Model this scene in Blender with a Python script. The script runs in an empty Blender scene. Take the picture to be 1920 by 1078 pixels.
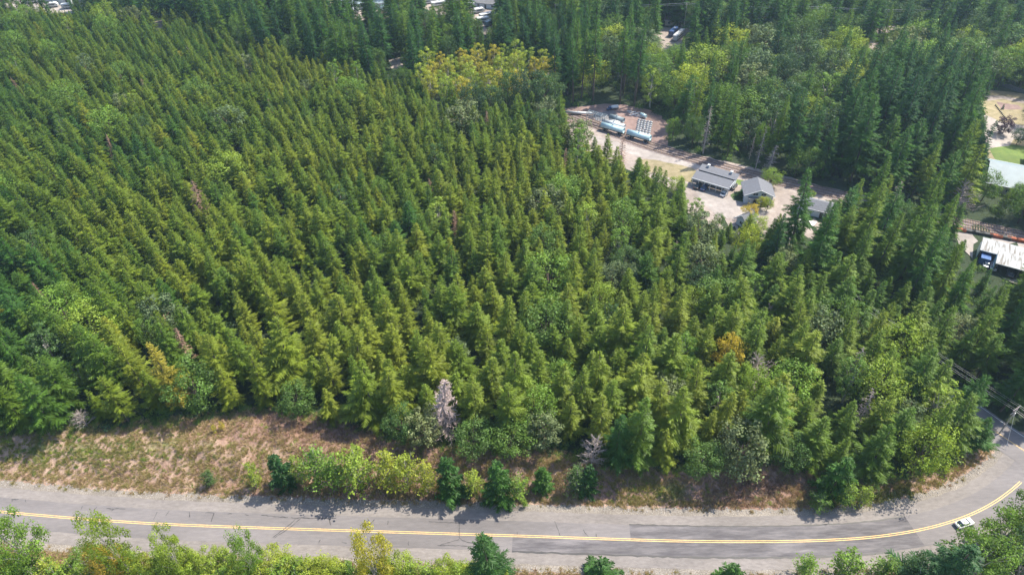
import bpy, math, random
import numpy as np
from mathutils import Vector, Matrix
R = math.radians
rnd = random.Random(7)
nr = np.random.RandomState(11)
C = bpy.context.scene
col = C.collection

# ------------------------------------------------------------------ camera
CH, PITCH, ROLL, F = 130.0, 41.0, 1.3, 1280.0
cd = bpy.data.cameras.new('camera'); cam = bpy.data.objects.new('camera', cd); col.objects.link(cam)
cd.sensor_width = 36; cd.lens = 24.0; cd.clip_start = 1; cd.clip_end = 9000
CM = Matrix.Rotation(R(90 - PITCH), 3, 'X') @ Matrix.Rotation(R(-ROLL), 3, 'Z')
cam.matrix_world = Matrix.Translation((0, 0, CH)) @ CM.to_4x4()
C.camera = cam
# ------------------------------------------------------------------ sky and sun
SUN_EL, SUN_DIR = 57.0, (0.91, 0.415)
w = bpy.data.worlds.new('World'); C.world = w; w.use_nodes = True
wn = w.node_tree; sky = wn.nodes.new('ShaderNodeTexSky'); sky.sky_type = 'NISHITA'; sky.sun_disc = False
sky.sun_elevation = R(SUN_EL); sky.sun_rotation = math.atan2(SUN_DIR[0], SUN_DIR[1])
sky.air_density = 1.0; sky.dust_density = 1.2
bg = wn.nodes['Background']; bg.inputs[1].default_value = 0.15
wn.links.new(sky.outputs[0], bg.inputs[0])
sl = bpy.data.lights.new('sun', 'SUN'); sl.energy = 4.4; sl.angle = R(0.5); sl.color = (1.0, 0.92, 0.76)
so = bpy.data.objects.new('sun', sl); col.objects.link(so)
sd = Vector((SUN_DIR[0] * math.cos(R(SUN_EL)), SUN_DIR[1] * math.cos(R(SUN_EL)), math.sin(R(SUN_EL))))
so.rotation_euler = sd.to_track_quat('Z', 'Y').to_euler()
C.view_settings.view_transform = 'Standard'; C.view_settings.look = 'None'
C.view_settings.exposure = 1.2; C.view_settings.gamma = 1.0
C.render.engine = 'CYCLES'
C.cycles.max_bounces = 5; C.cycles.diffuse_bounces = 3; C.cycles.transmission_bounces = 4

# ------------------------------------------------------------------ view geometry used as a surveying aid
CMn = np.array(CM)
CMi = CMn.T
def ray(px, py):
    return CMn @ np.array([(px - 960) / F, -(py - 539) / F, -1.0])
def proj(x, y, z):
    c = CMi @ np.array([x, y, z - CH])
    return 960 + F * c[0] / -c[2], 539 - F * c[1] / -c[2], -c[2]

# main road centre line, from pixel measurements on flat ground
def flat(px, py, z=0.0):
    d = ray(px, py); t = (z - CH) / d[2]
    return np.array([d[0] * t, d[1] * t])
def smooth(pts, n=12):
    pts = [np.array(p, float) for p in pts]; out = []
    for i in range(len(pts) - 1):
        p0 = pts[max(i - 1, 0)]; p1 = pts[i]; p2 = pts[i + 1]; p3 = pts[min(i + 2, len(pts) - 1)]
        for k in range(n):
            t = k / n
            out.append(0.5 * ((2 * p1) + (-p0 + p2) * t + (2 * p0 - 5 * p1 + 4 * p2 - p3) * t * t + (-p0 + 3 * p1 - 3 * p2 + p3) * t ** 3))
    out.append(pts[-1]); return out
RC_PX = [(-420, 922), (-200, 940), (0, 959), (150, 972), (300, 982), (480, 989), (700, 996), (960, 1004), (1200, 1012), (1350, 1015), (1500, 1014), (1620, 1008), (1720, 994), (1800, 972), (1860, 944), (1912, 905), (1950, 862)]
ROAD = smooth([flat(*p) for p in RC_PX])
SIDE = smooth([flat(*p) for p in [(1775, 742), (1830, 782), (1880, 818), (1950, 864), (2100, 960)]])
RAIL = smooth([flat(*p) for p in [(1010, 196), (1100, 228), (1200, 268), (1320, 304), (1430, 334), (1540, 359), (1700, 396), (1800, 418), (1960, 453), (2200, 505)]])
def seg_dist(P, line):
    P = np.atleast_2d(P); A = np.array(line[:-1]); B = np.array(line[1:]); AB = B - A
    L2 = (AB ** 2).sum(1); best = np.full(len(P), 1e9); sg = np.ones(len(P))
    for i in range(len(A)):
        ap = P - A[i]; t = np.clip((ap @ AB[i]) / L2[i], 0, 1)
        q = ap - t[:, None] * AB[i]; d = np.hypot(q[:, 0], q[:, 1])
        m = d < best; best[m] = d[m]
        s = np.sign(AB[i][0] * ap[:, 1] - AB[i][1] * ap[:, 0]); sg[m] = s[m]
    return best, sg
def ss(a, b, x):
    t = np.clip((x - a) / (b - a), 0, 1); return t * t * (3 - 2 * t)
def terrain(P):
    P = np.atleast_2d(P).astype(float)
    d, s = seg_dist(P, ROAD[::3]); d2, _ = seg_dist(P, SIDE[::3])
    x, y = P[:, 0], P[:, 1]
    amp = 3.2 * (1 - 0.6 * ss(30, 75, x))
    north = amp * ss(7.4, 19, d) * (1 - ss(28, 72, d))
    south = -2.2 * ss(7.4, 18, d)
    z = np.where(s > 0, north, south)
    near = ss(7.2, 11, d) * (1 - ss(60, 110, d))
    rs = np.random.RandomState(3); wob = 0
    for k in range(14):
        wl = rs.uniform(2.2, 11); a = rs.uniform(0, 6.283); ph = rs.uniform(0, 6.283)
        wob = wob + .017 * wl * np.sin((x * math.cos(a) + y * math.sin(a)) * 6.283 / wl + ph + .8 * np.sin(x * .11 * k + y * .07))
    z = z + near * wob
    return z * ss(6.0, 12, d2)
def T(x, y): return float(terrain([[x, y]])[0])
def G(px, py):
    z = 0.0
    for _ in range(4):
        p = flat(px, py, z); z = T(p[0], p[1])
    return Vector((p[0], p[1], z))
def height_to(base, py):
    lo, hi = 0.3, 70
    for _ in range(25):
        m = (lo + hi) / 2
        if proj(base[0], base[1], base[2] + m)[1] > py: lo = m
        else: hi = m
    return lo
def inpoly(x, y, poly):
    c = False; j = len(poly) - 1
    for i in range(len(poly)):
        xi, yi = poly[i]; xj, yj = poly[j]
        if (yi > y) != (yj > y) and x < (xj - xi) * (y - yi) / (yj - yi) + xi: c = not c
        j = i
    return c

# ------------------------------------------------------------------ materials
def nmat(name):
    m = bpy.data.materials.new(name); m.use_nodes = True
    nt = m.node_tree; b = nt.nodes['Principled BSDF']; return m, nt, b
def plain(name, rgb, rough=0.7, metal=0.0, var=0.12, scale=1.5, bump=0.0):
    m, nt, b = nmat(name)
    tc = nt.nodes.new('ShaderNodeTexCoord'); no = nt.nodes.new('ShaderNodeTexNoise'); no.inputs['Scale'].default_value = scale; no.inputs['Detail'].default_value = 6
    nt.links.new(tc.outputs['Object'], no.inputs['Vector'])
    r = nt.nodes.new('ShaderNodeValToRGB'); r.color_ramp.elements[0].position = .3; r.color_ramp.elements[1].position = .7
    r.color_ramp.elements[0].color = [c * (1 - var) for c in rgb] + [1]; r.color_ramp.elements[1].color = [min(1, c * (1 + var)) for c in rgb] + [1]
    nt.links.new(no.outputs['Fac'], r.inputs[0]); nt.links.new(r.outputs[0], b.inputs['Base Color'])
    b.inputs['Roughness'].default_value = rough; b.inputs['Metallic'].default_value = metal
    if bump:
        bp = nt.nodes.new('ShaderNodeBump'); bp.inputs['Strength'].default_value = bump; nt.links.new(no.outputs['Fac'], bp.inputs['Height']); nt.links.new(bp.outputs[0], b.inputs['Normal'])
    return m
def ramp_node(nt, stops):
    r = nt.nodes.new('ShaderNodeValToRGB'); e = r.color_ramp.elements
    e[0].position, e[0].color = stops[0][0], (*stops[0][1], 1)
    e[1].position, e[1].color = stops[-1][0], (*stops[-1][1], 1)
    for p, c in stops[1:-1]:
        k = e.new(p); k.color = (*c, 1)
    return r
def foliage(name, stops, trans=0.3, lv=0.45):
    m, nt, b = nmat(name); nt.nodes.remove(b)
    at = nt.nodes.new('ShaderNodeAttribute'); at.attribute_type = 'INSTANCER'; at.attribute_name = 'tint'
    r = ramp_node(nt, stops); nt.links.new(at.outputs['Fac'], r.inputs[0])
    al = nt.nodes.new('ShaderNodeAttribute'); al.attribute_type = 'GEOMETRY'; al.attribute_name = 'lv'
    mm = nt.nodes.new('ShaderNodeMapRange'); mm.inputs['To Min'].default_value = 1 - lv; mm.inputs['To Max'].default_value = 1 + lv * 1.5
    nt.links.new(al.outputs['Fac'], mm.inputs['Value'])
    mx = nt.nodes.new('ShaderNodeMix'); mx.data_type = 'RGBA'; mx.blend_type = 'MULTIPLY'; mx.inputs['Factor'].default_value = 1
    nt.links.new(r.outputs[0], mx.inputs['A']); nt.links.new(mm.outputs[0], mx.inputs['B'])
    di = nt.nodes.new('ShaderNodeBsdfDiffuse'); tr = nt.nodes.new('ShaderNodeBsdfTranslucent'); gl = nt.nodes.new('ShaderNodeBsdfGlossy'); gl.inputs['Roughness'].default_value = .5
    gl.inputs['Color'].default_value = (.9, 1, .9, 1)
    hs = nt.nodes.new('ShaderNodeMix'); hs.data_type = 'RGBA'; hs.blend_type = 'MULTIPLY'; hs.inputs['Factor'].default_value = 1; hs.inputs['B'].default_value = (1.6, 1.5, .4, 1)
    nt.links.new(mx.outputs['Result'], hs.inputs['A'])
    nt.links.new(mx.outputs['Result'], di.inputs[0]); nt.links.new(hs.outputs['Result'], tr.inputs[0])
    s1 = nt.nodes.new('ShaderNodeMixShader'); s1.inputs[0].default_value = trans; nt.links.new(di.outputs[0], s1.inputs[1]); nt.links.new(tr.outputs[0], s1.inputs[2])
    s2 = nt.nodes.new('ShaderNodeMixShader'); s2.inputs[0].default_value = .014; nt.links.new(s1.outputs[0], s2.inputs[1]); nt.links.new(gl.outputs[0], s2.inputs[2])
    nt.links.new(s2.outputs[0], nt.nodes['Material Output'].inputs[0]); return m
M = {}
M['fir'] = foliage('fir_needles', [(0, (.018, .062, .026)), (.3, (.048, .115, .018)), (.55, (.118, .170, .018)), (.82, (.195, .215, .024)), (1, (.34, .27, .05))], .42)
M['leaf'] = foliage('broad_leaves', [(0, (.030, .062, .028)), (.25, (.062, .115, .028)), (.5, (.115, .195, .026)), (.72, (.215, .260, .030)), (.88, (.32, .25, .03)), (1, (.30, .17, .07))], .38)
M['grey_leaf'] = foliage('madrone_leaves', [(0, (.07, .11, .05)), (1, (.15, .17, .07))], .25)
M['purple'] = foliage('plum_leaves', [(0, (.035, .014, .035)), (1, (.05, .02, .045))], .2)
M['grass_dry'] = foliage('dry_stalks', [(0, (.11, .15, .035)), (.35, (.22, .20, .07)), (.7, (.33, .245, .16)), (1, (.22, .14, .11))], .3, .35)
M['bark'] = plain('bark', (.085, .062, .05), .95, var=.35, scale=4)
M['pale_bark'] = plain('alder_bark', (.30, .28, .25), .9, var=.3, scale=4)
M['dead'] = plain('dead_wood', (.30, .25, .235), .95, var=.25, scale=3)
M['dead_brown'] = plain('dead_brown_wood', (.26, .16, .115), .95, var=.3, scale=3)
M['white'] = plain('white_paint', (.50, .51, .52), .45, var=.05)
M['tank'] = plain('tank_paint', (.42, .58, .62), .35, var=.1, scale=.8)
M['steel'] = plain('steel', (.42, .44, .46), .4, .6)
M['dark'] = plain('dark_trim', (.035, .037, .04), .5)
M['tyre'] = plain('tyre_rubber', (.02, .02, .02), .8)
M['rust'] = plain('rust', (.30, .085, .04), .85, var=.35, scale=1)
M['rail'] = plain('rusty_rail', (.13, .075, .065), .6, var=.3)
M['glass'] = plain('window_glass', (.03, .045, .06), .08, var=.1)
M['shingle'] = plain('grey_shingles', (.115, .12, .14), .85, var=.18, scale=3, bump=.2)
M['shingle_dark'] = plain('dark_shingles', (.13, .13, .14), .85, var=.2, scale=2)
M['shingle_brown'] = plain('brown_shingles', (.17, .13, .13), .85, var=.2, scale=2)
M['metal_roof'] = plain('pale_metal_roof', (.17, .22, .25), .6, var=.1, scale=.4)
M['teal'] = plain('teal_roof', (.10, .42, .42), .5)
M['blue'] = plain('blue_paint', (.03, .09, .25), .4)
M['dkblue'] = plain('navy_paint', (.03, .06, .15), .35)
M['red'] = plain('red_paint', (.4, .05, .04), .4)
M['yellow_paint'] = plain('yellow_marking', (.60, .40, .15), .7, var=.2, scale=2)
M['white_mark'] = plain('white_marking', (.55, .55, .55), .7, var=.25, scale=2)
M['tar'] = plain('tar_seal', (.035, .033, .035), .6)
M['lamp'] = plain('lamp_glass', (.75, .73, .68), .15)
M['siding'] = plain('white_siding', (.50, .55, .60), .6, var=.05)
M['beige'] = plain('beige_siding', (.45, .38, .30), .7)
M['wood'] = plain('weathered_wood', (.20, .15, .11), .9, var=.3, scale=2)
M['rock'] = plain('rock', (.30, .28, .27), .9, var=.3, scale=3)

def corrugated():
    m, nt, b = nmat('white_metal_roof_worn'); tc = nt.nodes.new('ShaderNodeTexCoord')
    n = nt.nodes.new('ShaderNodeTexNoise'); n.inputs['Scale'].default_value = .5; n.inputs['Detail'].default_value = 8
    mp = nt.nodes.new('ShaderNodeMapping'); mp.inputs['Scale'].default_value = (3, .4, 1); nt.links.new(tc.outputs['Object'], mp.inputs[0]); nt.links.new(mp.outputs[0], n.inputs['Vector'])
    r = ramp_node(nt, [(.40, (.15, .135, .12)), (.52, (.33, .345, .36)), (1, (.38, .40, .42))]); nt.links.new(n.outputs['Fac'], r.inputs[0]); nt.links.new(r.outputs[0], b.inputs['Base Color'])
    wv = nt.nodes.new('ShaderNodeTexWave'); wv.inputs['Scale'].default_value = 2.5; nt.links.new(tc.outputs['Object'], wv.inputs['Vector'])
    bp = nt.nodes.new('ShaderNodeBump'); bp.inputs['Strength'].default_value = .25; nt.links.new(wv.outputs['Fac'], bp.inputs['Height']); nt.links.new(bp.outputs[0], b.inputs['Normal'])
    b.inputs['Roughness'].default_value = .75; return m
M['worn_roof'] = corrugated()

def ground_mat():
    m, nt, b = nmat('ground_soil'); L = nt.links
    geo = nt.nodes.new('ShaderNodeNewGeometry')
    def noise(sc, det=8, rough=.6, stretch=None):
        n = nt.nodes.new('ShaderNodeTexNoise'); n.inputs['Scale'].default_value = sc; n.inputs['Detail'].default_value = det; n.inputs['Roughness'].default_value = rough
        L.new(geo.outputs['Position'], n.inputs['Vector']); return n
    n1 = noise(.9, 10, .75); n2 = noise(.12, 5, .55); n3 = noise(.22, 6, .6); n3.noise_dimensions = '3D'
    dry = ramp_node(nt, [(.3, (.13, .09, .065)), (.45, (.24, .165, .125)), (.58, (.34, .24, .185)), (.8, (.44, .33, .255))]); L.new(n1.outputs['Fac'], dry.inputs[0])
    brk = ramp_node(nt, [(.3, (.10, .062, .05)), (.5, (.21, .13, .10)), (.75, (.32, .20, .15))]); L.new(n1.outputs['Fac'], brk.inputs[0])
    grn = ramp_node(nt, [(.3, (.05, .07, .02)), (.5, (.13, .15, .035)), (.75, (.26, .23, .07))]); L.new(n1.outputs['Fac'], grn.inputs[0])
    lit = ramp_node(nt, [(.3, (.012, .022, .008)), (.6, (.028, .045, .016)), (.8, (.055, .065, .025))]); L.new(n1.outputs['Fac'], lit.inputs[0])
    at = nt.nodes.new('ShaderNodeVertexColor'); at.layer_name = 'zone'
    sp = nt.nodes.new('ShaderNodeSeparateColor'); L.new(at.outputs[0], sp.inputs[0])
    def mix(a, bb, f):
        x = nt.nodes.new('ShaderNodeMix'); x.data_type = 'RGBA'; L.new(a, x.inputs['A']); L.new(bb, x.inputs['B']); L.new(f, x.inputs['Factor']); return x.outputs['Result']
    def thr(base, n, amt):
        a = nt.nodes.new('ShaderNodeMath'); a.operation = 'MULTIPLY_ADD'; a.inputs[1].default_value = amt; L.new(n, a.inputs[0]); L.new(base, a.inputs[2])
        r = nt.nodes.new('ShaderNodeMapRange'); r.inputs['From Min'].default_value = .5 + amt * .5 - .12; r.inputs['From Max'].default_value = .5 + amt * .5 + .12; L.new(a.outputs[0], r.inputs['Value']); return r.outputs[0]
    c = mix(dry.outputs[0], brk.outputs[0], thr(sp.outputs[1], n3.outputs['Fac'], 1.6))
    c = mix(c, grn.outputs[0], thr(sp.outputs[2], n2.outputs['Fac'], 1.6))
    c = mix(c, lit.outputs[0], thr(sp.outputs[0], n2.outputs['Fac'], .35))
    L.new(c, b.inputs['Base Color']); b.inputs['Roughness'].default_value = 1
    bp = nt.nodes.new('ShaderNodeBump'); bp.inputs['Strength'].default_value = .9; bp.inputs['Distance'].default_value = .5; L.new(n1.outputs['Fac'], bp.inputs['Height']); L.new(bp.outputs[0], b.inputs['Normal'])
    return m
M['ground'] = ground_mat()
def layered(name, stops, sc=.6, sc2=.05, bump=.3, stretch=(1, 1, 1), rough=.9, big=.25):
    m, nt, b = nmat(name); L = nt.links; geo = nt.nodes.new('ShaderNodeNewGeometry')
    mp = nt.nodes.new('ShaderNodeMapping'); mp.inputs['Scale'].default_value = stretch; L.new(geo.outputs['Position'], mp.inputs[0])
    n1 = nt.nodes.new('ShaderNodeTexNoise'); n1.inputs['Scale'].default_value = sc; n1.inputs['Detail'].default_value = 12; n1.inputs['Roughness'].default_value = .7; L.new(mp.outputs[0], n1.inputs['Vector'])
    n2 = nt.nodes.new('ShaderNodeTexNoise'); n2.inputs['Scale'].default_value = sc2; n2.inputs['Detail'].default_value = 4; L.new(mp.outputs[0], n2.inputs['Vector'])
    r = ramp_node(nt, stops); L.new(n1.outputs['Fac'], r.inputs[0])
    mr = nt.nodes.new('ShaderNodeMapRange'); mr.inputs['From Min'].default_value = .3; mr.inputs['From Max'].default_value = .7; mr.inputs['To Min'].default_value = 1 - big; mr.inputs['To Max'].default_value = 1 + big; L.new(n2.outputs['Fac'], mr.inputs['Value'])
    x = nt.nodes.new('ShaderNodeMix'); x.data_type = 'RGBA'; x.blend_type = 'MULTIPLY'; x.inputs['Factor'].default_value = 1; L.new(r.outputs[0], x.inputs['A']); L.new(mr.outputs[0], x.inputs['B'])
    L.new(x.outputs['Result'], b.inputs['Base Color']); b.inputs['Roughness'].default_value = rough
    bp = nt.nodes.new('ShaderNodeBump'); bp.inputs['Strength'].default_value = bump; bp.inputs['Distance'].default_value = .1; L.new(n1.outputs['Fac'], bp.inputs['Height']); L.new(bp.outputs[0], b.inputs['Normal'])
    return m
M['asphalt'] = layered('old_asphalt', [(.3, (.118, .108, .111)), (.55, (.145, .133, .136)), (.75, (.175, .162, .163))], 1.2, .07, .15, (.35, 1.6, 1), big=.2)
M['asphalt_new'] = layered('patched_asphalt', [(.35, (.06, .055, .062)), (.5, (.10, .093, .10)), (.65, (.155, .143, .15))], .55, .12, .15, (.25, 1.5, 1), big=.22)
M['shoulder'] = layered('shoulder_gravel', [(.3, (.125, .112, .108)), (.5, (.165, .148, .142)), (.7, (.205, .186, .18))], 1.5, .15, .4, (.5, 1.3, 1), big=.15)
M['stones'] = layered('stones', [(.35, (.12, .10, .085)), (.5, (.165, .145, .125)), (.68, (.32, .29, .265))], 4, .3, .6)
M['gravel'] = layered('yard_gravel', [(.3, (.20, .175, .165)), (.55, (.27, .24, .225)), (.75, (.34, .305, .285))], .4, .05, .2)
M['pale_gravel'] = layered('pale_gravel', [(.3, (.17, .14, .128)), (.5, (.24, .20, .18)), (.7, (.31, .265, .24))], .5, .05, .2)
M['dirt'] = layered('reddish_dirt', [(.3, (.13, .085, .08)), (.6, (.22, .15, .135)), (.8, (.30, .22, .2))], .5, .06, .3)
M['dark_gravel'] = layered('dark_gravel', [(.3, (.11, .11, .12)), (.7, (.20, .19, .20))], .5, .05, .3)
M['ballast'] = layered('rail_ballast', [(.3, (.10, .08, .08)), (.55, (.19, .15, .15)), (.75, (.31, .26, .25))], .9, .1, .5)
M['lawn'] = layered('mown_lawn', [(.3, (.06, .11, .018)), (.7, (.12, .165, .03))], .5, .05, .2)
M['bedsoil'] = layered('planting_bed', [(.3, (.03, .05, .02)), (.6, (.06, .10, .03)), (.8, (.12, .15, .05))], 1.2, .2, .5)
M['dry_lawn'] = layered('dry_lawn', [(.3, (.13, .12, .05)), (.5, (.21, .175, .10)), (.7, (.27, .22, .14))], .4, .05, .2)

# ------------------------------------------------------------------ builders
class MB:
    def __init__(s): s.v = []; s.f = []; s.m = []; s.lv = []
    def face(s, pts, mi=0, lv=.5):
        n = len(s.v); s.v.extend([tuple(p) for p in pts]); s.f.append(tuple(range(n, n + len(pts)))); s.m.append(mi); s.lv.append(lv)
    def mesh(s, name, mats, sm=False):
        me = bpy.data.meshes.new(name); me.from_pydata(s.v, [], s.f)
        for m in mats: me.materials.append(m)
        me.polygons.foreach_set('material_index', s.m)
        a = me.attributes.new('lv', 'FLOAT', 'FACE'); a.data.foreach_set('value', s.lv)
        if sm: me.polygons.foreach_set('use_smooth', [True] * len(s.f))
        me.update(); return me
    def box(s, c, sz, mi=0, rz=0, pt=None, taper=1):
        hx, hy, hz = sz[0] / 2, sz[1] / 2, sz[2] / 2; cs, sn = math.cos(rz), math.sin(rz); P = []
        for dz in (-1, 1):
            k = taper if dz > 0 else 1
            for dx, dy in ((-1, -1), (1, -1), (1, 1), (-1, 1)):
                x, y = dx * hx * k, dy * hy * k
                P.append((c[0] + x * cs - y * sn, c[1] + x * sn + y * cs, c[2] + dz * hz))
        for q in ((3, 2, 1, 0), (4, 5, 6, 7), (0, 1, 5, 4), (1, 2, 6, 5), (2, 3, 7, 6), (3, 0, 4, 7)):
            n = len(s.v); s.v.extend([P[i] for i in q]); s.f.append((n, n + 1, n + 2, n + 3)); s.m.append(mi); s.lv.append(.5)
    def tube(s, p0, p1, r0, r1, n=6, mi=0, cap=True):
        p0, p1 = Vector(p0), Vector(p1); d = (p1 - p0)
        if d.length < 1e-6: return
        d.normalize(); a = d.orthogonal().normalized(); b = d.cross(a); base = len(s.v)
        for p, r in ((p0, r0), (p1, r1)):
            for i in range(n):
                t = 2 * math.pi * i / n; s.v.append(tuple(p + (a * math.cos(t) + b * math.sin(t)) * r))
        for i in range(n):
            j = (i + 1) % n; s.f.append((base + i, base + j, base + n + j, base + n + i)); s.m.append(mi); s.lv.append(.5)
        if cap:
            s.f.append(tuple(base + n + i for i in range(n))); s.m.append(mi); s.lv.append(.5)
            s.f.append(tuple(base + n - 1 - i for i in range(n))); s.m.append(mi); s.lv.append(.5)
    def path(s, pts, r0, r1, n=5, mi=0):
        k = len(pts) - 1
        for i in range(k): s.tube(pts[i], pts[i + 1], r0 + (r1 - r0) * i / k, r0 + (r1 - r0) * (i + 1) / k, n, mi, cap=(i == k - 1))
def link(name, me, parent=None, loc=None):
    o = bpy.data.objects.new(name, me); col.objects.link(o)
    if parent: o.parent = parent
    if loc is not None: o.location = loc
    return o
def tag(o, label=None, cat=None, group=None, kind=None):
    if label: o['label'] = label
    if cat: o['category'] = cat
    if group: o['group'] = group
    if kind: o['kind'] = kind
    return o
def empty(name, loc, rz=0, label=None, cat=None, group=None):
    o = bpy.data.objects.new(name, None); col.objects.link(o); o.location = loc; o.rotation_euler = (0, 0, rz); o.empty_display_size = .3
    return tag(o, label, cat, group)
def part(name, mb, mat, parent, sm=False):
    return link(name, mb.mesh(name, mat if isinstance(mat, list) else [mat], sm), parent)

# ------------------------------------------------------------------ ground sheet
def axis(lo, hi, step, dl, dh, dstep, far):
    a = list(np.arange(dl, dh + .01, dstep)); x = dl; st = dstep
    left = []
    while x > lo: st = min(st * 1.12, step); x -= st; left.append(x)
    x = dh; st = dstep; right = []
    while x < hi: st = min(st * 1.12, step); x += st; right.append(x)
    left += [lo - 300, -far]; right += [hi + 300, far]
    return np.array(left[::-1] + a + right)
xs = axis(-420, 420, 12, -125, 115, 1.0, 3500); ys = axis(20, 520, 12, 48, 128, .8, 3500)
XX, YY = np.meshgrid(xs, ys); PP = np.stack([XX.ravel(), YY.ravel()], 1)
ZZ = terrain(PP)
nx, ny = len(xs), len(ys)
idx = np.arange(nx * ny).reshape(ny, nx)
quads = np.stack([idx[:-1, :-1], idx[:-1, 1:], idx[1:, 1:], idx[1:, :-1]], -1).reshape(-1, 4)
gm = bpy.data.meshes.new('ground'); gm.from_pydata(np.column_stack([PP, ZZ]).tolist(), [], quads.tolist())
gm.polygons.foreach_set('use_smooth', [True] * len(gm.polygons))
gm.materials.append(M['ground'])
FRONT = [(-400, 790), (0, 822), (120, 812), (290, 800), (420, 782), (520, 775), (640, 800), (740, 828), (830, 846), (1000, 848), (1060, 860), (1150, 876), (1300, 886), (1420, 876), (1480, 878), (1560, 900), (1640, 908), (1740, 890), (1800, 864), (1832, 834), (1850, 815), (1852, 700)]
FX = np.array([p[0] for p in FRONT[:-1]]); FY = np.array([p[1] - 6 for p in FRONT[:-1]])
def vfront(u): return np.interp(u, FX, FY)
def projv(P):
    D = np.column_stack([P[:, 0], P[:, 1], P[:, 2] - CH]) @ CMn
    z = -D[:, 2]; z = np.where(z < 1, 1, z); return 960 + F * D[:, 0] / z, 539 - F * D[:, 1] / z, -D[:, 2]
U, V, Wz = projv(np.column_stack([PP, ZZ]))
dR, sR = seg_dist(PP, ROAD[::2])
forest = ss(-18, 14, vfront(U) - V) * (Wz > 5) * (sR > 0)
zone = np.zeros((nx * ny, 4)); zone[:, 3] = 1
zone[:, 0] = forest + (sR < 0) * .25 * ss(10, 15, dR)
def blob(cx, cy, rx, ry): return np.exp(-(((U - cx) / rx) ** 2 + ((V - cy) / ry) ** 2))
zone[:, 1] = np.clip(.38 + .65 * blob(650, 800, 210, 45) + .85 * blob(1400, 915, 170, 38) + .5 * blob(700, 925, 260, 18) + .6 * blob(950, 850, 200, 20) + .5 * blob(1130, 900, 90, 22), 0, .9)
zone[:, 2] = np.clip(.04 + .46 * blob(100, 845, 260, 30) + .55 * blob(1240, 920, 90, 25) + .6 * blob(1680, 935, 170, 25) + .35 * blob(330, 830, 80, 20), 0, .9)
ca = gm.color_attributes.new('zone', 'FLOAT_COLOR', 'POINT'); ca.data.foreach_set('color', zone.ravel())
gm.update()
tag(link('ground', gm), kind='structure')

def ribbon(name, line, w0, w1, z, mat, parent=None, jitter=0, seed=0, z2=None):
    rr = random.Random(seed); mb = MB(); pts = []
    n = len(line)
    for i in range(n):
        a = line[max(i - 1, 0)]; b = line[min(i + 1, n - 1)]; d = b - a; d = d / np.hypot(*d); nn = np.array([-d[1], d[0]])
        j0 = rr.uniform(-jitter, jitter); j1 = rr.uniform(-jitter, jitter)
        q0 = line[i] + nn * (w0 + j0); q1 = line[i] + nn * (w1 + j1)
        pts.append(((q0[0], q0[1], z), (q1[0], q1[1], z)))
    for i in range(n - 1): mb.face([pts[i][0], pts[i + 1][0], pts[i + 1][1], pts[i][1]])
    return link(name, mb.mesh(name, [mat]), parent)
def resample(line, step):
    P = np.array(line); s = np.r_[0, np.cumsum(np.hypot(*np.diff(P, axis=0).T))]
    t = np.arange(0, s[-1], step); return [np.array([np.interp(k, s, P[:, 0]), np.interp(k, s, P[:, 1])]) for k in t] + [P[-1]]
ROADf = resample(ROAD, 1.0); SIDEf = resample(SIDE, 1.0)
tag(ribbon('road_verge', ROADf, -7.6, 7.3, .02, M['stones'], jitter=.45, seed=3), kind='structure')
tag(ribbon('road_shoulder', ROADf, -5.9, 5.6, .04, M['shoulder'], jitter=.14, seed=2), kind='structure')
road = tag(ribbon('road', ROADf, -3.35, 3.3, .055, M['asphalt'], jitter=.05, seed=4), kind='structure')
tag(ribbon('crossing_road', SIDEf, -4.4, 4.4, .062, M['asphalt'], jitter=.05, seed=5), kind='structure')
def sub(line, pa, pb, minx=None):
    A = flat(*pa); B = flat(*pb); P = np.array(line)
    i = int(np.argmin(np.hypot(*(P - A).T))); j = int(np.argmin(np.hypot(*(P - B).T))); return line[i:j + 1]
patch = sub(ROADf, (1185, 1011), (1712, 996))
ribbon('asphalt_patch', patch, -3.3, 3.2, .066, M['asphalt_new'], road, .04, 6)
patch2 = sub(ROADf, (960, 1004), (1185, 1011))
ribbon('asphalt_patch', patch2, -3.3, -.1, .062, M['asphalt_new'], road, .04, 7)
centre_part = sub(ROADf, (-420, 922), (1912, 905))
ribbon('centre_line', centre_part, .12, .26, .078, M['yellow_paint'], road, .008, 8)
ribbon('centre_line', centre_part, -.26, -.12, .078, M['yellow_paint'], road, .008, 9)
so_ = bpy.data.objects['crossing_road']
ribbon('edge_line', SIDEf, 3.75, 3.87, .072, M['white_mark'], so_)
ribbon('edge_line', SIDEf[40:], -3.87, -3.75, .072, M['white_mark'], so_)
ribbon('centre_line', SIDEf, -.14, -.05, .072, M['yellow_paint'], so_)
ribbon('centre_line', SIDEf, .05, .14, .072, M['yellow_paint'], so_)
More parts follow.
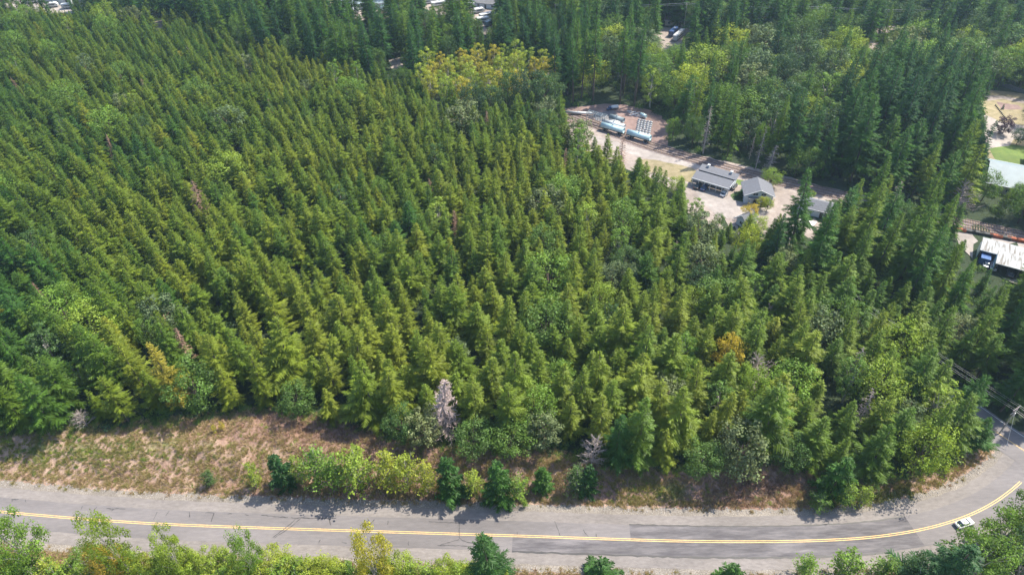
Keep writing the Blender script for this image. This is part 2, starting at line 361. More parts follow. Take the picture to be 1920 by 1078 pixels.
# tar sealed cracks
mb = MB(); cr = random.Random(5)
def crack(pts, w=.055):
    P = []
    for i in range(len(pts) - 1):
        a, b = flat(*pts[i]), flat(*pts[i + 1]); n = max(2, int(np.hypot(*(b - a)) / .5))
        for k in range(n): P.append(a + (b - a) * k / n + np.array([cr.uniform(-.09, .09), cr.uniform(-.09, .09)]))
    P.append(flat(*pts[-1]))
    for i in range(len(P) - 1):
        d = P[i + 1] - P[i]; d = d / (np.hypot(*d) + 1e-6); nn = np.array([-d[1], d[0]]) * w * cr.uniform(.5, 1.4); q0, q1 = P[i], P[i + 1] + d * .03
        mb.face([(*(q0 - nn), .086), (*(q1 - nn), .086), (*(q1 + nn), .086), (*(q0 + nn), .086)])
for c in ([(490, 966), (540, 970)], [(545, 970), (556, 972), (566, 970), (600, 972), (630, 971)], [(565, 971), (545, 988), (515, 1008)], [(556, 972), (535, 990), (512, 1007)], [(618, 973), (620, 984)],
          [(690, 974), (696, 982), (702, 974)], [(700, 990), (690, 1000)], [(727, 976), (727, 983)], [(805, 978), (860, 980)], [(862, 980), (861, 1008), (866, 1013), (905, 1024)], [(861, 1011), (825, 1022)],
          [(820, 1022), (860, 1023), (915, 1026)], [(766, 1015), (766, 1022)], [(600, 1012), (598, 1018)], [(200, 953), (235, 954)], [(213, 954), (209, 958)], [(182, 950), (176, 957)], [(155, 949), (152, 955)],
          [(318, 958), (311, 967)], [(355, 959), (356, 969)], [(385, 961), (402, 962), (396, 978)], [(295, 960), (288, 974)], [(22, 936), (35, 936)], [(25, 936), (23, 940)], [(48, 937), (49, 941)],
          [(163, 1004), (180, 994)], [(196, 994), (188, 1002)], [(20, 977), (16, 990)], [(1040, 976), (1050, 1004)], [(1093, 993), (1103, 1006)], [(970, 996), (970, 1002)], [(428, 963), (435, 963)], [(460, 964), (466, 966)],
          [(640, 1016), (650, 1018)], [(700, 1002), (700, 1018)], [(1118, 1000), (1118, 1006)], [(436, 1004), (460, 1002)]):
    crack(c, .06)
link('crack_seal', mb.mesh('crack_seal', [M['tar']]), road)
# dark seams along the patch edges
ribbon('patch_seam', patch, 3.2, 3.5, .074, M['tar'], road, .09, 10)
ribbon('patch_seam', sub(ROADf, (960, 1004), (1650, 1004)), -3.6, -3.25, .074, M['tar'], road, .12, 11)

# flat sheets for yards 
def sheet(name, px, z, mat, jit=.5, seed=1):
    rr = random.Random(seed); pts = [flat(*p) for p in px]; out = []
    for i in range(len(pts)):
        a, b = pts[i], pts[(i + 1) % len(pts)]; n = max(1, int(np.hypot(*(b - a)) / 2.5))
        for k in range(n):
            q = a + (b - a) * k / n; out.append((q[0] + rr.uniform(-jit, jit), q[1] + rr.uniform(-jit, jit), z))
    me = bpy.data.meshes.new(name)
    from mathutils.geometry import tessellate_polygon
    tri = tessellate_polygon([[Vector(p) for p in out]])
    me.from_pydata(out, [], [tuple(t) for t in tri]); me.materials.append(mat); me.update()
    for p in me.polygons:
        pass
    o = link(name, me); return tag(o, kind='structure')
Y = {}
Y['prop'] = [(1040, 206), (1120, 196), (1170, 196), (1235, 212), (1255, 240), (1250, 275), (1210, 272), (1110, 240), (1050, 225)]
Y['strip'] = [(1090, 232), (1200, 262), (1330, 296), (1440, 322), (1570, 356), (1640, 372), (1640, 410), (1570, 420), (1560, 470), (1470, 460), (1350, 430), (1290, 400), (1270, 360), (1180, 320), (1060, 270), (1040, 230)]
sheet('gravel_yard', Y['strip'], .02, M['pale_gravel'], .6, 1)
sheet('paved_yard', [(1300, 352), (1370, 370), (1400, 380), (1450, 392), (1455, 398), (1380, 412), (1350, 408), (1316, 382)], .045, M['gravel'], .2, 2)
sheet('planting_bed', [(1369, 366), (1378, 360), (1396, 358), (1408, 366), (1406, 376), (1390, 379), (1374, 375)], .07, M['bedsoil'], .1, 50)
sheet('grass_strip', [(1195, 300), (1250, 300), (1310, 322), (1300, 345), (1240, 330), (1190, 318)], .035, M['dry_lawn'], .5, 51)
sheet('grass_strip', [(1372, 335), (1400, 340), (1408, 350), (1380, 346)], .035, M['lawn'], .4, 52)
sheet('tank_yard', Y['prop'], .045, M['dirt'], .6, 3)
sheet('tank_pad', [(1112, 214), (1150, 207), (1160, 218), (1150, 232), (1118, 230)], .06, M['dark_gravel'], .3, 4)
sheet('access_road', [(1110, 254), (1200, 278), (1260, 292), (1340, 312), (1330, 320), (1250, 305), (1190, 292), (1110, 266)], .04, M['gravel'], .3, 5)
Y['right'] = [(1780, 422), (1960, 460), (1985, 545), (1905, 532), (1850, 508), (1800, 462)]
sheet('mill_yard', Y['right'], .02, M['gravel'], .3, 6)
Y['lane'] = [(1660, 300), (1760, 322), (1800, 342), (1790, 352), (1740, 342), (1660, 325)]
sheet('dirt_lane', Y['lane'], .02, M['dirt'], .4, 7)
Y['home'] = [(1820, 165), (1960, 180), (1990, 380), (1860, 360), (1850, 280), (1850, 220)]
sheet('dry_lawn', Y['home'], .02, M['dry_lawn'], .4, 8)
sheet('lawn', [(1855, 279), (1900, 272), (1960, 280), (1990, 300), (1980, 330), (1870, 306)], .05, M['lawn'], .2, 9)
sheet('driveway', [(1850, 190), (1880, 186), (1925, 196), (1980, 206), (1980, 200), (1925, 189), (1880, 180), (1850, 180)], .04, M['pale_gravel'], .1, 10)
sheet('street', [(1845, 215), (1862, 222), (1872, 228), (1920, 236), (1980, 242), (1980, 262), (1900, 262), (1892, 275), (1850, 280), (1845, 250)], .04, M['gravel'], .2, 11)
sheet('bare_soil', [(1868, 191), (1910, 198), (1918, 206), (1880, 206)], .04, M['dirt'], .3, 12)
Y['far_house'] = [(1215, 52), (1295, 52), (1300, 95), (1245, 98), (1222, 80)]
sheet('gravel_drive', Y['far_house'], .02, M['pale_gravel'], .4, 13)
Y['lot'] = [(760, -25), (960, -25), (950, 15), (935, 40), (928, 66), (905, 66), (885, 34), (770, 26)]
sheet('storage_lot', Y['lot'], .02, M['pale_gravel'], .5, 14)
Y['lot2'] = [(600, -20), (760, -20), (745, 30), (690, 42), (620, 30)]
sheet('farm_lot', Y['lot2'], .02, M['pale_gravel'], .5, 15)
Y['lot3'] = [(-60, -20), (180, -20), (150, 25), (60, 28), (-60, 10)]
sheet('west_lot', Y['lot3'], .02, M['gravel'], .5, 16)
Y['far_road'] = [(1540, 58), (1600, 52), (1700, 46), (1720, 50), (1700, 60), (1600, 66), (1545, 70)]
sheet('far_road', Y['far_road'], .02, M['pale_gravel'], .3, 17)
Y['path'] = [(1612, 72), (1632, 74), (1660, 88), (1650, 104), (1638, 96), (1615, 80)]
sheet('garden_path', Y['path'], .02, M['pale_gravel'], .3, 18)
Y['ne'] = [(1795, 14), (1825, 14), (1828, 28), (1798, 30)]
sheet('far_drive', Y['ne'], .02, M['pale_gravel'], .3, 19)
Y['meadow'] = [(1122, 176), (1158, 172), (1160, 196), (1124, 197)]
Y['gap'] = [(728, 112), (758, 108), (764, 122), (735, 134)]
sheet('forest_clearing', Y['gap'], .02, M['pale_gravel'], .3, 21)
for nm, pl in (('forest_opening', [(280, 38), (312, 38), (315, 54), (285, 56)]), ('forest_opening', [(385, 12), (400, 12), (402, 26), (388, 28)])):
    sheet(nm, pl, .02, M['pale_gravel'], .3, 22)
    Y[nm + str(pl[0][0])] = pl

# ------------------------------------------------------------------ railway
RF = resample(RAIL, 1.5)
tag(ribbon('rail_ballast', RF, -3.2, 3.4, .07, M['ballast'], jitter=.35, seed=12), kind='structure')
RS = resample(RAIL, .75)
def track(off, label):
    root = empty('railway_track', (0, 0, 0), 0, label, 'railway track', 'parallel railway tracks')
    mb = MB(); rl = [MB(), MB()]
    for i in range(len(RS) - 1):
        d = RS[i + 1] - RS[i]; d /= np.hypot(*d); n = np.array([-d[1], d[0]]); p = RS[i] + n * off
        mb.box((p[0], p[1], .14), (.24, 2.5, .14), rz=math.atan2(d[1], d[0]))
        for k, s in enumerate((-.75, .75)):
            q = p + n * s; rl[k].box((q[0] + d[0] * .37, q[1] + d[1] * .37, .28), (.8, .10, .16), rz=math.atan2(d[1], d[0]))
    part('sleepers', mb, M['wood'], root)
    part('rail', rl[0], M['rail'], root); part('rail', rl[1], M['rail'], root)
track(-1.5, 'nearer rusty railway track on dark ballast beside the shed yard')
track(1.8, 'farther rusty railway track on dark ballast against the dark woods')

# ------------------------------------------------------------------ tree meshes
def fir_mesh(seed, H=22, Rr=3.3, z0f=.14, dens=1.0, droop=.16, pw=.86, el0=-.10):
    r = random.Random(seed); mb = MB(); z0 = H * z0f; z = z0
    bend = (r.uniform(-.5, .5), r.uniform(-.5, .5)); ga, gk = r.uniform(0, 6.28), r.uniform(.08, .24); gb = r.uniform(3, 7)
    while z < H * .985:
        t = (z - z0) / (H - z0)
        Rz = Rr * ((1 - t) ** pw) * (1 if t > .12 else .75 + 2.1 * t)
        n = r.randint(4, 6) if t < .8 else 5
        a0 = r.uniform(0, 6.28)
        for k in range(n):
            if r.random() < .08: continue
            az = a0 + k * 6.283 / n + r.uniform(-.35, .35); L = (Rz * r.uniform(.55, 1.25) + .28) * (1 + gk * math.cos(az - ga) + .13 * math.sin(gb * t * 3 + az))
            el = el0 + .62 * t + r.uniform(-.13, .13); zz = z + r.uniform(-.25, .25)
            dx, dy = math.cos(az), math.sin(az); px_, py_ = -dy, dx
            bx, by = bend[0] * t, bend[1] * t
            tone = min(1, max(0, r.gauss(.5, .22)))
            m = max(3, int(L / (.30 / dens)))
            for j in range(m):
                s = .18 + .82 * (j + .5 + r.uniform(-.25, .25)) / m; q = L * s
                cx, cy = bx + dx * q, by + dy * q; cz = zz + q * math.tan(el) - droop * L * s * s + .05 * L * s ** 4
                wl = (.34 * L * (1 - s) ** .7 + .16) * r.uniform(.6, 1.35)
                tn = min(1, max(0, tone + r.uniform(-.16, .16)))
                for sd_ in (-1, 1):
                    fx = dx * .75 + px_ * sd_ * .8; fy = dy * .75 + py_ * sd_ * .8
                    tx, ty, tz = cx + fx * wl, cy + fy * wl, cz - wl * r.uniform(.1, .45)
                    hw = .07 + .055 * wl
                    gx, gy = dx * hw, dy * hw
                    e = r.uniform(-.12, .12)
                    mb.face([(cx - gx, cy - gy, cz - .02), (cx + gx * 1.2, cy + gy * 1.2, cz + e), (tx + gx * .5, ty + gy * .5, tz + e), (tx - gx * .35, ty - gy * .35, tz - .06)], 0, tn)
            # leading shoot
            cx, cy = bx + dx * L * .7, by + dy * L * .7; c1 = zz + .7 * L * math.tan(el) - droop * L * .49
            c2 = zz + 1.08 * L * math.tan(el) - droop * L * 1.05
            mb.face([(cx - px_ * .16, cy - py_ * .16, c1), (bx + dx * L * 1.1, by + dy * L * 1.1, c2), (cx + px_ * .16, cy + py_ * .16, c1 + .05)], 0, tone)
        z += (.40 + .26 * (1 - t)) / dens * r.uniform(.75, 1.25)
    for k in range(5):
        az = k * 1.256; zt = H * .95
        mb.face([(bend[0] + .12 * math.cos(az), bend[1] + .12 * math.sin(az), zt - .5), (bend[0], bend[1], H + .3), (bend[0] + .12 * math.cos(az + 1.5), bend[1] + .12 * math.sin(az + 1.5), zt - .4)], 0, .6)
    tr = MB(); tr.path([(0, 0, -.6), (bend[0] * .3, bend[1] * .3, H * .35), (bend[0] * .6, bend[1] * .6, H * .7), (bend[0], bend[1], H * .98)], H * .0115, .03, 7)
    z = H * .08
    while z < z0 + H * .06:   # dead stubs under the crown
        az = r.uniform(0, 6.28); L = r.uniform(.5, 1.6); tr.tube((0, 0, z), (math.cos(az) * L, math.sin(az) * L, z - .1 * L), .035, .01, 3); z += .35
    return mb, tr
def leafquad(mb, p, n, s, r, tn, asp=.7):
    n = n.normalized(); a = n.orthogonal().normalized(); b = n.cross(a); th = r.uniform(0, 3.14); c, q = math.cos(th), math.sin(th)
    u = (a * c + b * q) * s * .5; v = (b * c - a * q) * s * .5 * asp
    mb.face([p - u, p - v * .9 + u * .1, p + u, p + v * .9 - u * .1], 0, tn)
def broad_mesh(seed, H=14, Rr=4.3, base=.22, clumps=46, leaves=75, leaf=.42, topw=.75, cr_=(1.0, 1.6)):
    r = random.Random(seed); mb = MB(); tr = MB(); zc = H * (base + 1) / 2; hz = H * (1 - base) / 2
    tips = []
    for k in range(clumps):
        u = 1 - 2 * (k + .5) / clumps; ph = k * 2.39996 + r.uniform(-.5, .5)
        rad = math.sqrt(max(0, 1 - u * u)) ** topw; f = r.uniform(.55, 1.02)
        if r.random() < .1: f *= 1.12
        cs = Vector((math.cos(ph) * rad * Rr * f, math.sin(ph) * rad * Rr * f, zc + u * hz * (f if u < 0 else min(1, f + .08))))
        cr1 = r.uniform(*cr_) * (Rr / 4.3); tone = min(1, max(0, r.gauss(.5, .2))); tips.append(cs)
        for i in range(leaves):
            d = Vector((r.gauss(0, 1), r.gauss(0, 1), r.gauss(0, .85) + .25)); d.normalize()
            rr_ = cr1 * r.uniform(.5, 1.08)
            p = cs + d * rr_; nrm = d + Vector((r.gauss(0, .45), r.gauss(0, .45), r.gauss(0, .45) + .35))
            leafquad(mb, p, nrm, leaf * r.uniform(.6, 1.25), r, min(1, max(0, tone + r.uniform(-.22, .22))), .75)
    tr.path([(0, 0, -.5), (r.uniform(-.2, .2), r.uniform(-.2, .2), H * .3), (r.uniform(-.4, .4), r.uniform(-.4, .4), H * .62)], H * .016, H * .008, 7)
    for cs in tips[::3]:
        z1 = H * r.uniform(.18, .5); mid = Vector((cs.x * .4, cs.y * .4, z1 + (cs.z - z1) * .6)); tr.path([(0, 0, z1), mid, cs], H * .006, .02, 4)
    return mb, tr
def sapling_mesh(seed, H=7, Rr=1.8, leaf=.26, n=36):
    r = random.Random(seed); mb = MB(); tr = MB()
    nst = r.randint(3, 5)
    for s in range(nst):
        az = s * 6.28 / nst + r.uniform(-.5, .5); k = r.uniform(.12, .6) if s else 0; Hs = H * (r.uniform(.72, .95) if s else 1)
        top = Vector((math.cos(az) * Rr * k, math.sin(az) * Rr * k, Hs)); mid = Vector((top.x * .35, top.y * .35, Hs * .5))
        tr.path([(0, 0, -.3), mid, top], .06, .01, 4)
        for b in range(n // nst * 3):
            t = r.uniform(.1, 1); p0 = (mid * (t / .5)) if t < .5 else mid + (top - mid) * ((t - .5) / .5)
            L = Rr * (1.05 - t) ** .6 * r.uniform(.35, .95) * (.6 + 1.6 * min(t, .25)); a2 = r.uniform(0, 6.28); d = Vector((math.cos(a2), math.sin(a2), r.uniform(.35, 1.1)))
            tr.tube(p0, p0 + d * L, .015, .005, 3, cap=False); tone = min(1, max(0, r.gauss(.5, .2)))
            for i in range(12):
                s2 = r.uniform(.2, 1.1); q = p0 + d * L * s2 + Vector((r.gauss(0, .16), r.gauss(0, .16), r.gauss(0, .12)))
                leafquad(mb, q, Vector((r.gauss(0, .8), r.gauss(0, .8), 1)), leaf * r.uniform(.6, 1.3), r, min(1, max(0, tone + r.uniform(-.2, .2))), .65)
    return mb, tr
def dead_mesh(seed, H=14, Rr=2.4, nb=85, up=False, twigs=7):
    r = random.Random(seed); tr = MB(); b = MB(); lx, ly = r.uniform(-.6, .6), r.uniform(-.6, .6)
    tr.path([(0, 0, -.5), (lx * .3, ly * .3, H * .4), (lx, ly, H)], H * .011, .03, 6)
    for k in range(nb):
        t = .12 + .86 * (k + r.random()) / nb; L = Rr * (1.08 - t) ** .7 * r.uniform(.4, 1.1); az = r.uniform(0, 6.28); el = r.uniform(.3, 1.0) if up else r.uniform(-.5, .25)
        p = Vector((lx * t * t, ly * t * t, H * t)); d = Vector((math.cos(az), math.sin(az), el)); m = p + d * L * .5; e = p + d * L + Vector((0, 0, -.15 * L if not up else .1 * L))
        b.path([p, m, e], .05, .015, 3)
        for j in range(twigs):
            s = r.uniform(.3, 1); q = p + d * L * s; sd_ = r.choice((-1, 1)); f = Vector((math.cos(az + sd_ * .8), math.sin(az + sd_ * .8), r.uniform(-.4, .4) + (.4 if up else -.1)))
            b.tube(q, q + f * L * r.uniform(.15, .38), .028, .008, 3, cap=False)
    return b, tr

VAR = {}
def reg(key, gen, mats, H):
    (a, b) = gen
    VAR.setdefault(key, []).append((a.mesh(key + '_crown', [mats[0]]), b.mesh(key + '_trunk', [mats[1]], True), H, a, b, mats))
FV = [(4.2, .12, .10, .82, -.05), (4.9, .14, .18, .95, -.12), (3.7, .18, .14, .75, 0), (5.2, .10, .22, 1.0, -.18), (4.5, .16, .12, .70, .05), (3.9, .12, .20, .9, -.1), (4.7, .2, .15, .86, -.02), (4.3, .1, .26, .78, -.15), (5.0, .13, .1, .9, .1)]
for i, (q1, q2, q3, q4, q5) in enumerate(FV): reg('fir', fir_mesh(100 + i, 22, q1, q2, 1.0, q3, q4, q5), (M['fir'], M['bark']), 22)
for i in range(4): reg('tall', fir_mesh(200 + i, 32, 5.2 + .4 * i, .10 + .04 * i, .95, .22), (M['fir'], M['bark']), 32)
for i in range(2): reg('bare', fir_mesh(230 + i, 32, 3.8, .40, .95, .2), (M['fir'], M['bark']), 32)
for i in range(3): reg('young', fir_mesh(260 + i, 7, 1.9, .02, 1.5, .1), (M['fir'], M['bark']), 7)
for i in range(5): reg('broad', broad_mesh(300 + i, 14, 4.2 + .25 * (i % 3), .2, 52, 80, .40), (M['leaf'], M['bark']), 14)
for i in range(2): reg('alder', broad_mesh(330 + i, 15, 3.0, .15, 44, 70, .36, .9, (.8, 1.3)), (M['leaf'], M['pale_bark']), 15)
for i in range(2): reg('madrone', broad_mesh(350 + i, 10, 3.2, .12, 42, 80, .38), (M['grey_leaf'], M['dead_brown']), 10)
for i in range(3): reg('leafy', broad_mesh(370 + i, 9, 2.7, .1, 54, 130, .21, .85, (.9, 1.5)), (M['leaf'], M['pale_bark']), 9)
reg('purple', broad_mesh(360, 9, 3.2, .12, 34, 80, .4), (M['purple'], M['bark']), 9)
for i in range(5): reg('sapling', sapling_mesh(400 + i, 7, 2.0 + .15 * i), (M['leaf'], M['pale_bark']), 7)
for i in range(3): reg('dead', dead_mesh(500 + i, 14, 2.6), (M['dead'], M['dead']), 14)
for i in range(2): reg('deadup', dead_mesh(520 + i, 8, 3.6, 70, True), (M['dead'], M['dead']), 8)
for i in range(2): reg('deadbrown', dead_mesh(540 + i, 16, 2.4, 150, False, 10), (M['dead_brown'], M['dead_brown']), 16)
M['pale_dead'] = plain('pale_dead_wood', (.34, .265, .245), .95, var=.2, scale=3)
reg('deadpale', dead_mesh(570, 16, 2.4, 190, False, 12), (M['pale_dead'], M['pale_dead']), 16)
reg('deadtall', dead_mesh(560, 24, 2.4, 110, False, 6), (M['dead'], M['dead']), 24)

NAME = {'fir': ('fir_tree', 'fir tree'), 'tall': ('fir_tree', 'fir tree'), 'bare': ('fir_tree', 'fir tree'), 'young': ('young_fir', 'young fir'), 'broad': ('broadleaf_tree', 'broadleaf tree'), 'alder': ('broadleaf_tree', 'broadleaf tree'),
        'madrone': ('madrone_tree', 'madrone'), 'purple': ('plum_tree', 'plum tree'), 'sapling': ('alder_sapling', 'sapling'), 'leafy': ('alder_sapling', 'sapling'), 'dead': ('dead_tree', 'dead tree'), 'deadup': ('dead_tree', 'dead tree'), 'deadbrown': ('dead_tree', 'dead tree'), 'deadtall': ('dead_tree', 'dead tree'), 'deadpale': ('dead_tree', 'dead tree')}
VAR_J = {}
def join_variant(v, nm):
    a, b, mats = v[3], v[4], v[5]; n = len(a.v); mb = MB(); mb.v = a.v + b.v; mb.f = a.f + [tuple(i + n for i in f) for f in b.f]; mb.m = a.m + [1] * len(b.f); mb.lv = a.lv + b.lv
    return mb.mesh(nm, list(mats))
THINGS = []   # dicts
tree_no = [0]
def tree(key, x, y, h, wid=1.0, tint=.5, label=None, group=None, z=None, vi=None, rz=None, lean=None):
    v = VAR[key][(tree_no[0] if vi is None else vi) % len(VAR[key])]; tree_no[0] += 1
    z = T(x, y) if z is None else z
    nm, cat = NAME[key]
    if key.startswith('dead'):
        me = VAR_J.get(id(v)) or join_variant(v, 'dead_wood'); VAR_J[id(v)] = me
        root = link(nm, me); root.location = (x, y, z); root.rotation_euler = (0, 0, rnd.uniform(0, 6.28)); tag(root, label, cat, group)
        s = h / v[2]; root.scale = (s * wid, s * wid, s)
        THINGS.append(dict(o=root, key=key, tint=tint, h=h, top=proj(x, y, z + h * .85), auto=label is None, pos=(x, y, z)))
        return root
    root = empty(nm, (x, y, z), rnd.uniform(0, 6.28) if rz is None else rz, label, cat, group); root.rotation_euler[0] = rnd.gauss(0, .025); root.rotation_euler[1] = rnd.gauss(0, .025)
    if lean: root.rotation_euler = (lean[0], lean[1], root.rotation_euler[2])
    s = h / v[2]; root.scale = (s * wid, s * wid, s)
    c = link('crown', v[0], root); t = link('trunk', v[1], root); c['tint'] = float(tint)
    THINGS.append(dict(o=root, key=key, tint=tint, h=h, top=proj(x, y, z + h * .85), auto=label is None, pos=(x, y, z)))
    return root
def at(key, bx, by, ty, wid=1.0, tint=.5, label=None, group=None, **k):
    p = G(bx, by); h = height_to(p, ty); return tree(key, p.x, p.y, h, wid, tint, label, group, z=p.z, **k)

# ------------------------------------------------------------------ woodland scatter
KEEP = [
    [(1112, 232), (1120, 200), (1150, 195), (1215, 208), (1228, 226), (1226, 262), (1205, 266), (1165, 254), (1125, 250)],
    [(1060, 210), (1112, 200), (1115, 220), (1070, 222)],
    [(1192, 266), (1330, 300), (1440, 325), (1545, 356), (1552, 398), (1500, 425), (1455, 385), (1400, 400), (1375, 410), (1320, 392), (1305, 345), (1260, 318), (1200, 290)],
    [(1500, 395), (1550, 395), (1530, 432), (1500, 430)],
    [(1795, 414), (1920, 440), (1920, 530), (1895, 525), (1845, 488), (1832, 450), (1795, 432)],
    [(1690, 318), (1755, 330), (1765, 340), (1700, 332)],
    [(1842, 176), (1940, 180), (1940, 345), (1872, 340), (1864, 285), (1864, 225)],
    [(1230, 57), (1284, 57), (1284, 76), (1256, 86), (1232, 76)],
    [(655, 8), (712, 8), (705, 22), (660, 22)], [(790, -40), (835, -40), (832, 8), (792, 8)], [(884, 24), (926, 20), (922, 50), (906, 54)],
    [(85, -40), (128, -40), (128, 16), (92, 16)], [(287, 40), (306, 40), (306, 50), (289, 50)], [(388, 14), (400, 14), (400, 24), (389, 24)],
    [(1592, 53), (1690, 48), (1690, 55), (1592, 61)], [(1620, 75), (1655, 88), (1645, 100), (1622, 84)], [(1802, 15), (1820, 15), (1822, 25), (1802, 27)],
    [(1122, 172), (1160, 168), (1160, 196), (1122, 198)], [(735, 112), (754, 112), (754, 124), (738, 128)],
    [(1855, 795), (1960, 830), (1960, 960), (1820, 940), (1700, 975), (1800, 925), (1848, 870)],
]
NOGROW = list(Y.values())
P_TALLGROVE = [(1545, 345), (1560, 215), (1700, 190), (1830, 205), (1862, 300), (1850, 350), (1770, 330), (1690, 312), (1610, 345)]
P_CEDAR = [(1430, 500), (1500, 440), (1600, 425), (1800, 450), (1850, 520), (1930, 570), (1990, 760), (1900, 740), (1800, 650), (1640, 560), (1520, 540)]
P_YELLOW = [(775, 185), (830, 140), (990, 128), (1050, 165), (1010, 205), (900, 225), (820, 215)]
P_DARKLEAF = [(860, 235), (900, 200), (1010, 185), (1050, 200), (1040, 225), (930, 240)]
P_BARE = [(1030, 190), (1180, 165), (1200, 200), (1110, 204), (1030, 208)]
def ztype(u, v):
    """kind of wood growing where the trunk foot is seen at (u,v)"""
    if inpoly(u, v, P_TALLGROVE): return 'grove'
    if inpoly(u, v, P_CEDAR): return 'cedar'
    if inpoly(u, v, P_YELLOW): return 'yellow'
    if inpoly(u, v, P_DARKLEAF): return 'darkleaf'
    if inpoly(u, v, P_BARE): return 'bare'
    belt = np.interp(u, [0, 350, 450, 700, 850, 1000, 1100], [30, 55, 100, 165, 175, 180, 190])
    if u < 1100 and v < belt: return 'belt'
    railv = np.interp(u, [1000, 1100, 1200, 1320, 1430, 1540, 1700, 1800, 1960], [196, 228, 268, 304, 334, 359, 396, 418, 453])
    if u > 1060 and v < railv:
        if u > 1560 and v > 330: return 'lower'
        if u > 1180 and v > railv - 45: return 'railedge'
        return 'mixed' if v > 105 else 'far'
    if u > 1840 and v > 560: return 'cedar'
    return 'plant'
SP = {'grove': 6.2, 'cedar': 5.9, 'yellow': 6.0, 'darkleaf': 6.6, 'bare': 5.5, 'belt': 6.2, 'lower': 6.2, 'railedge': 5.2, 'mixed': 7.0, 'far': 7.0, 'plant': 5.2}
def lown(x, y, s, k=0): return .5 + .25 * (math.sin(x * s + 1.7 * math.sin(y * s * .8 + k)) + math.sin(y * s * 1.3 + 1.3 * math.sin(x * s * .7 + 2 * k)))
cands = []
gx = np.arange(-420, 420, 1.9); gy = np.arange(48, 470, 1.9)
PX, PY = np.meshgrid(gx, gy); PX = PX.ravel() + nr.uniform(-1, 1, PX.size); PY = PY.ravel() + nr.uniform(-1, 1, PY.size)
CP = np.stack([PX, PY], 1)
CZ = terrain(CP); CU, CV, CW = projv(np.column_stack([CP, CZ]))
cdR, csR = seg_dist(CP, ROAD[::3]); cdS, _ = seg_dist(CP, SIDE[::3]); cdT, _ = seg_dist(CP, RAIL[::3])
ok = (CU > -260) & (CU < 2200) & (csR > 0) & (cdR > 9) & (cdS > 6.5) & (cdT > 6.5) & (CV < np.where(CU < 1852, vfront(CU), 800))
order = np.where(ok)[0]; nr.shuffle(order)
cell = {}
FOREST = []
NO_PLACE = []   # hand placed trees claim their spot first
def taken(x, y, r):
    ci, cj = int(x // 8), int(y // 8)
    for a in (-1, 0, 1):
        for b in (-1, 0, 1):
            for (qx, qy, qr) in cell.get((ci + a, cj + b), ()):
                if (qx - x) ** 2 + (qy - y) ** 2 < ((r + qr) * .5) ** 2: return True
    return False
def claim(x, y, r): cell.setdefault((int(x // 8), int(y // 8)), []).append((x, y, r))
KBB = [(min(p[0] for p in q), max(p[0] for p in q), min(p[1] for p in q), max(p[1] for p in q)) for q in KEEP]
def blocks(x, y, z, h, rad):
    for f in (.02, .3, .5, .7, .85, 1.0):
        rr_ = rad * (1 - f) ** .8 + .2 if f > .1 else .3
        u, v, wz = proj(x, y, z + h * f); k = rr_ * F / wz
        for poly, bb in zip(KEEP, KBB):
            if u + k < bb[0] or u - k > bb[1] or v < bb[2] or v > bb[3]: continue
            if inpoly(u, v, poly) or (f > .1 and (inpoly(u - k * .8, v, poly) or inpoly(u + k * .8, v, poly))): return True
    return False

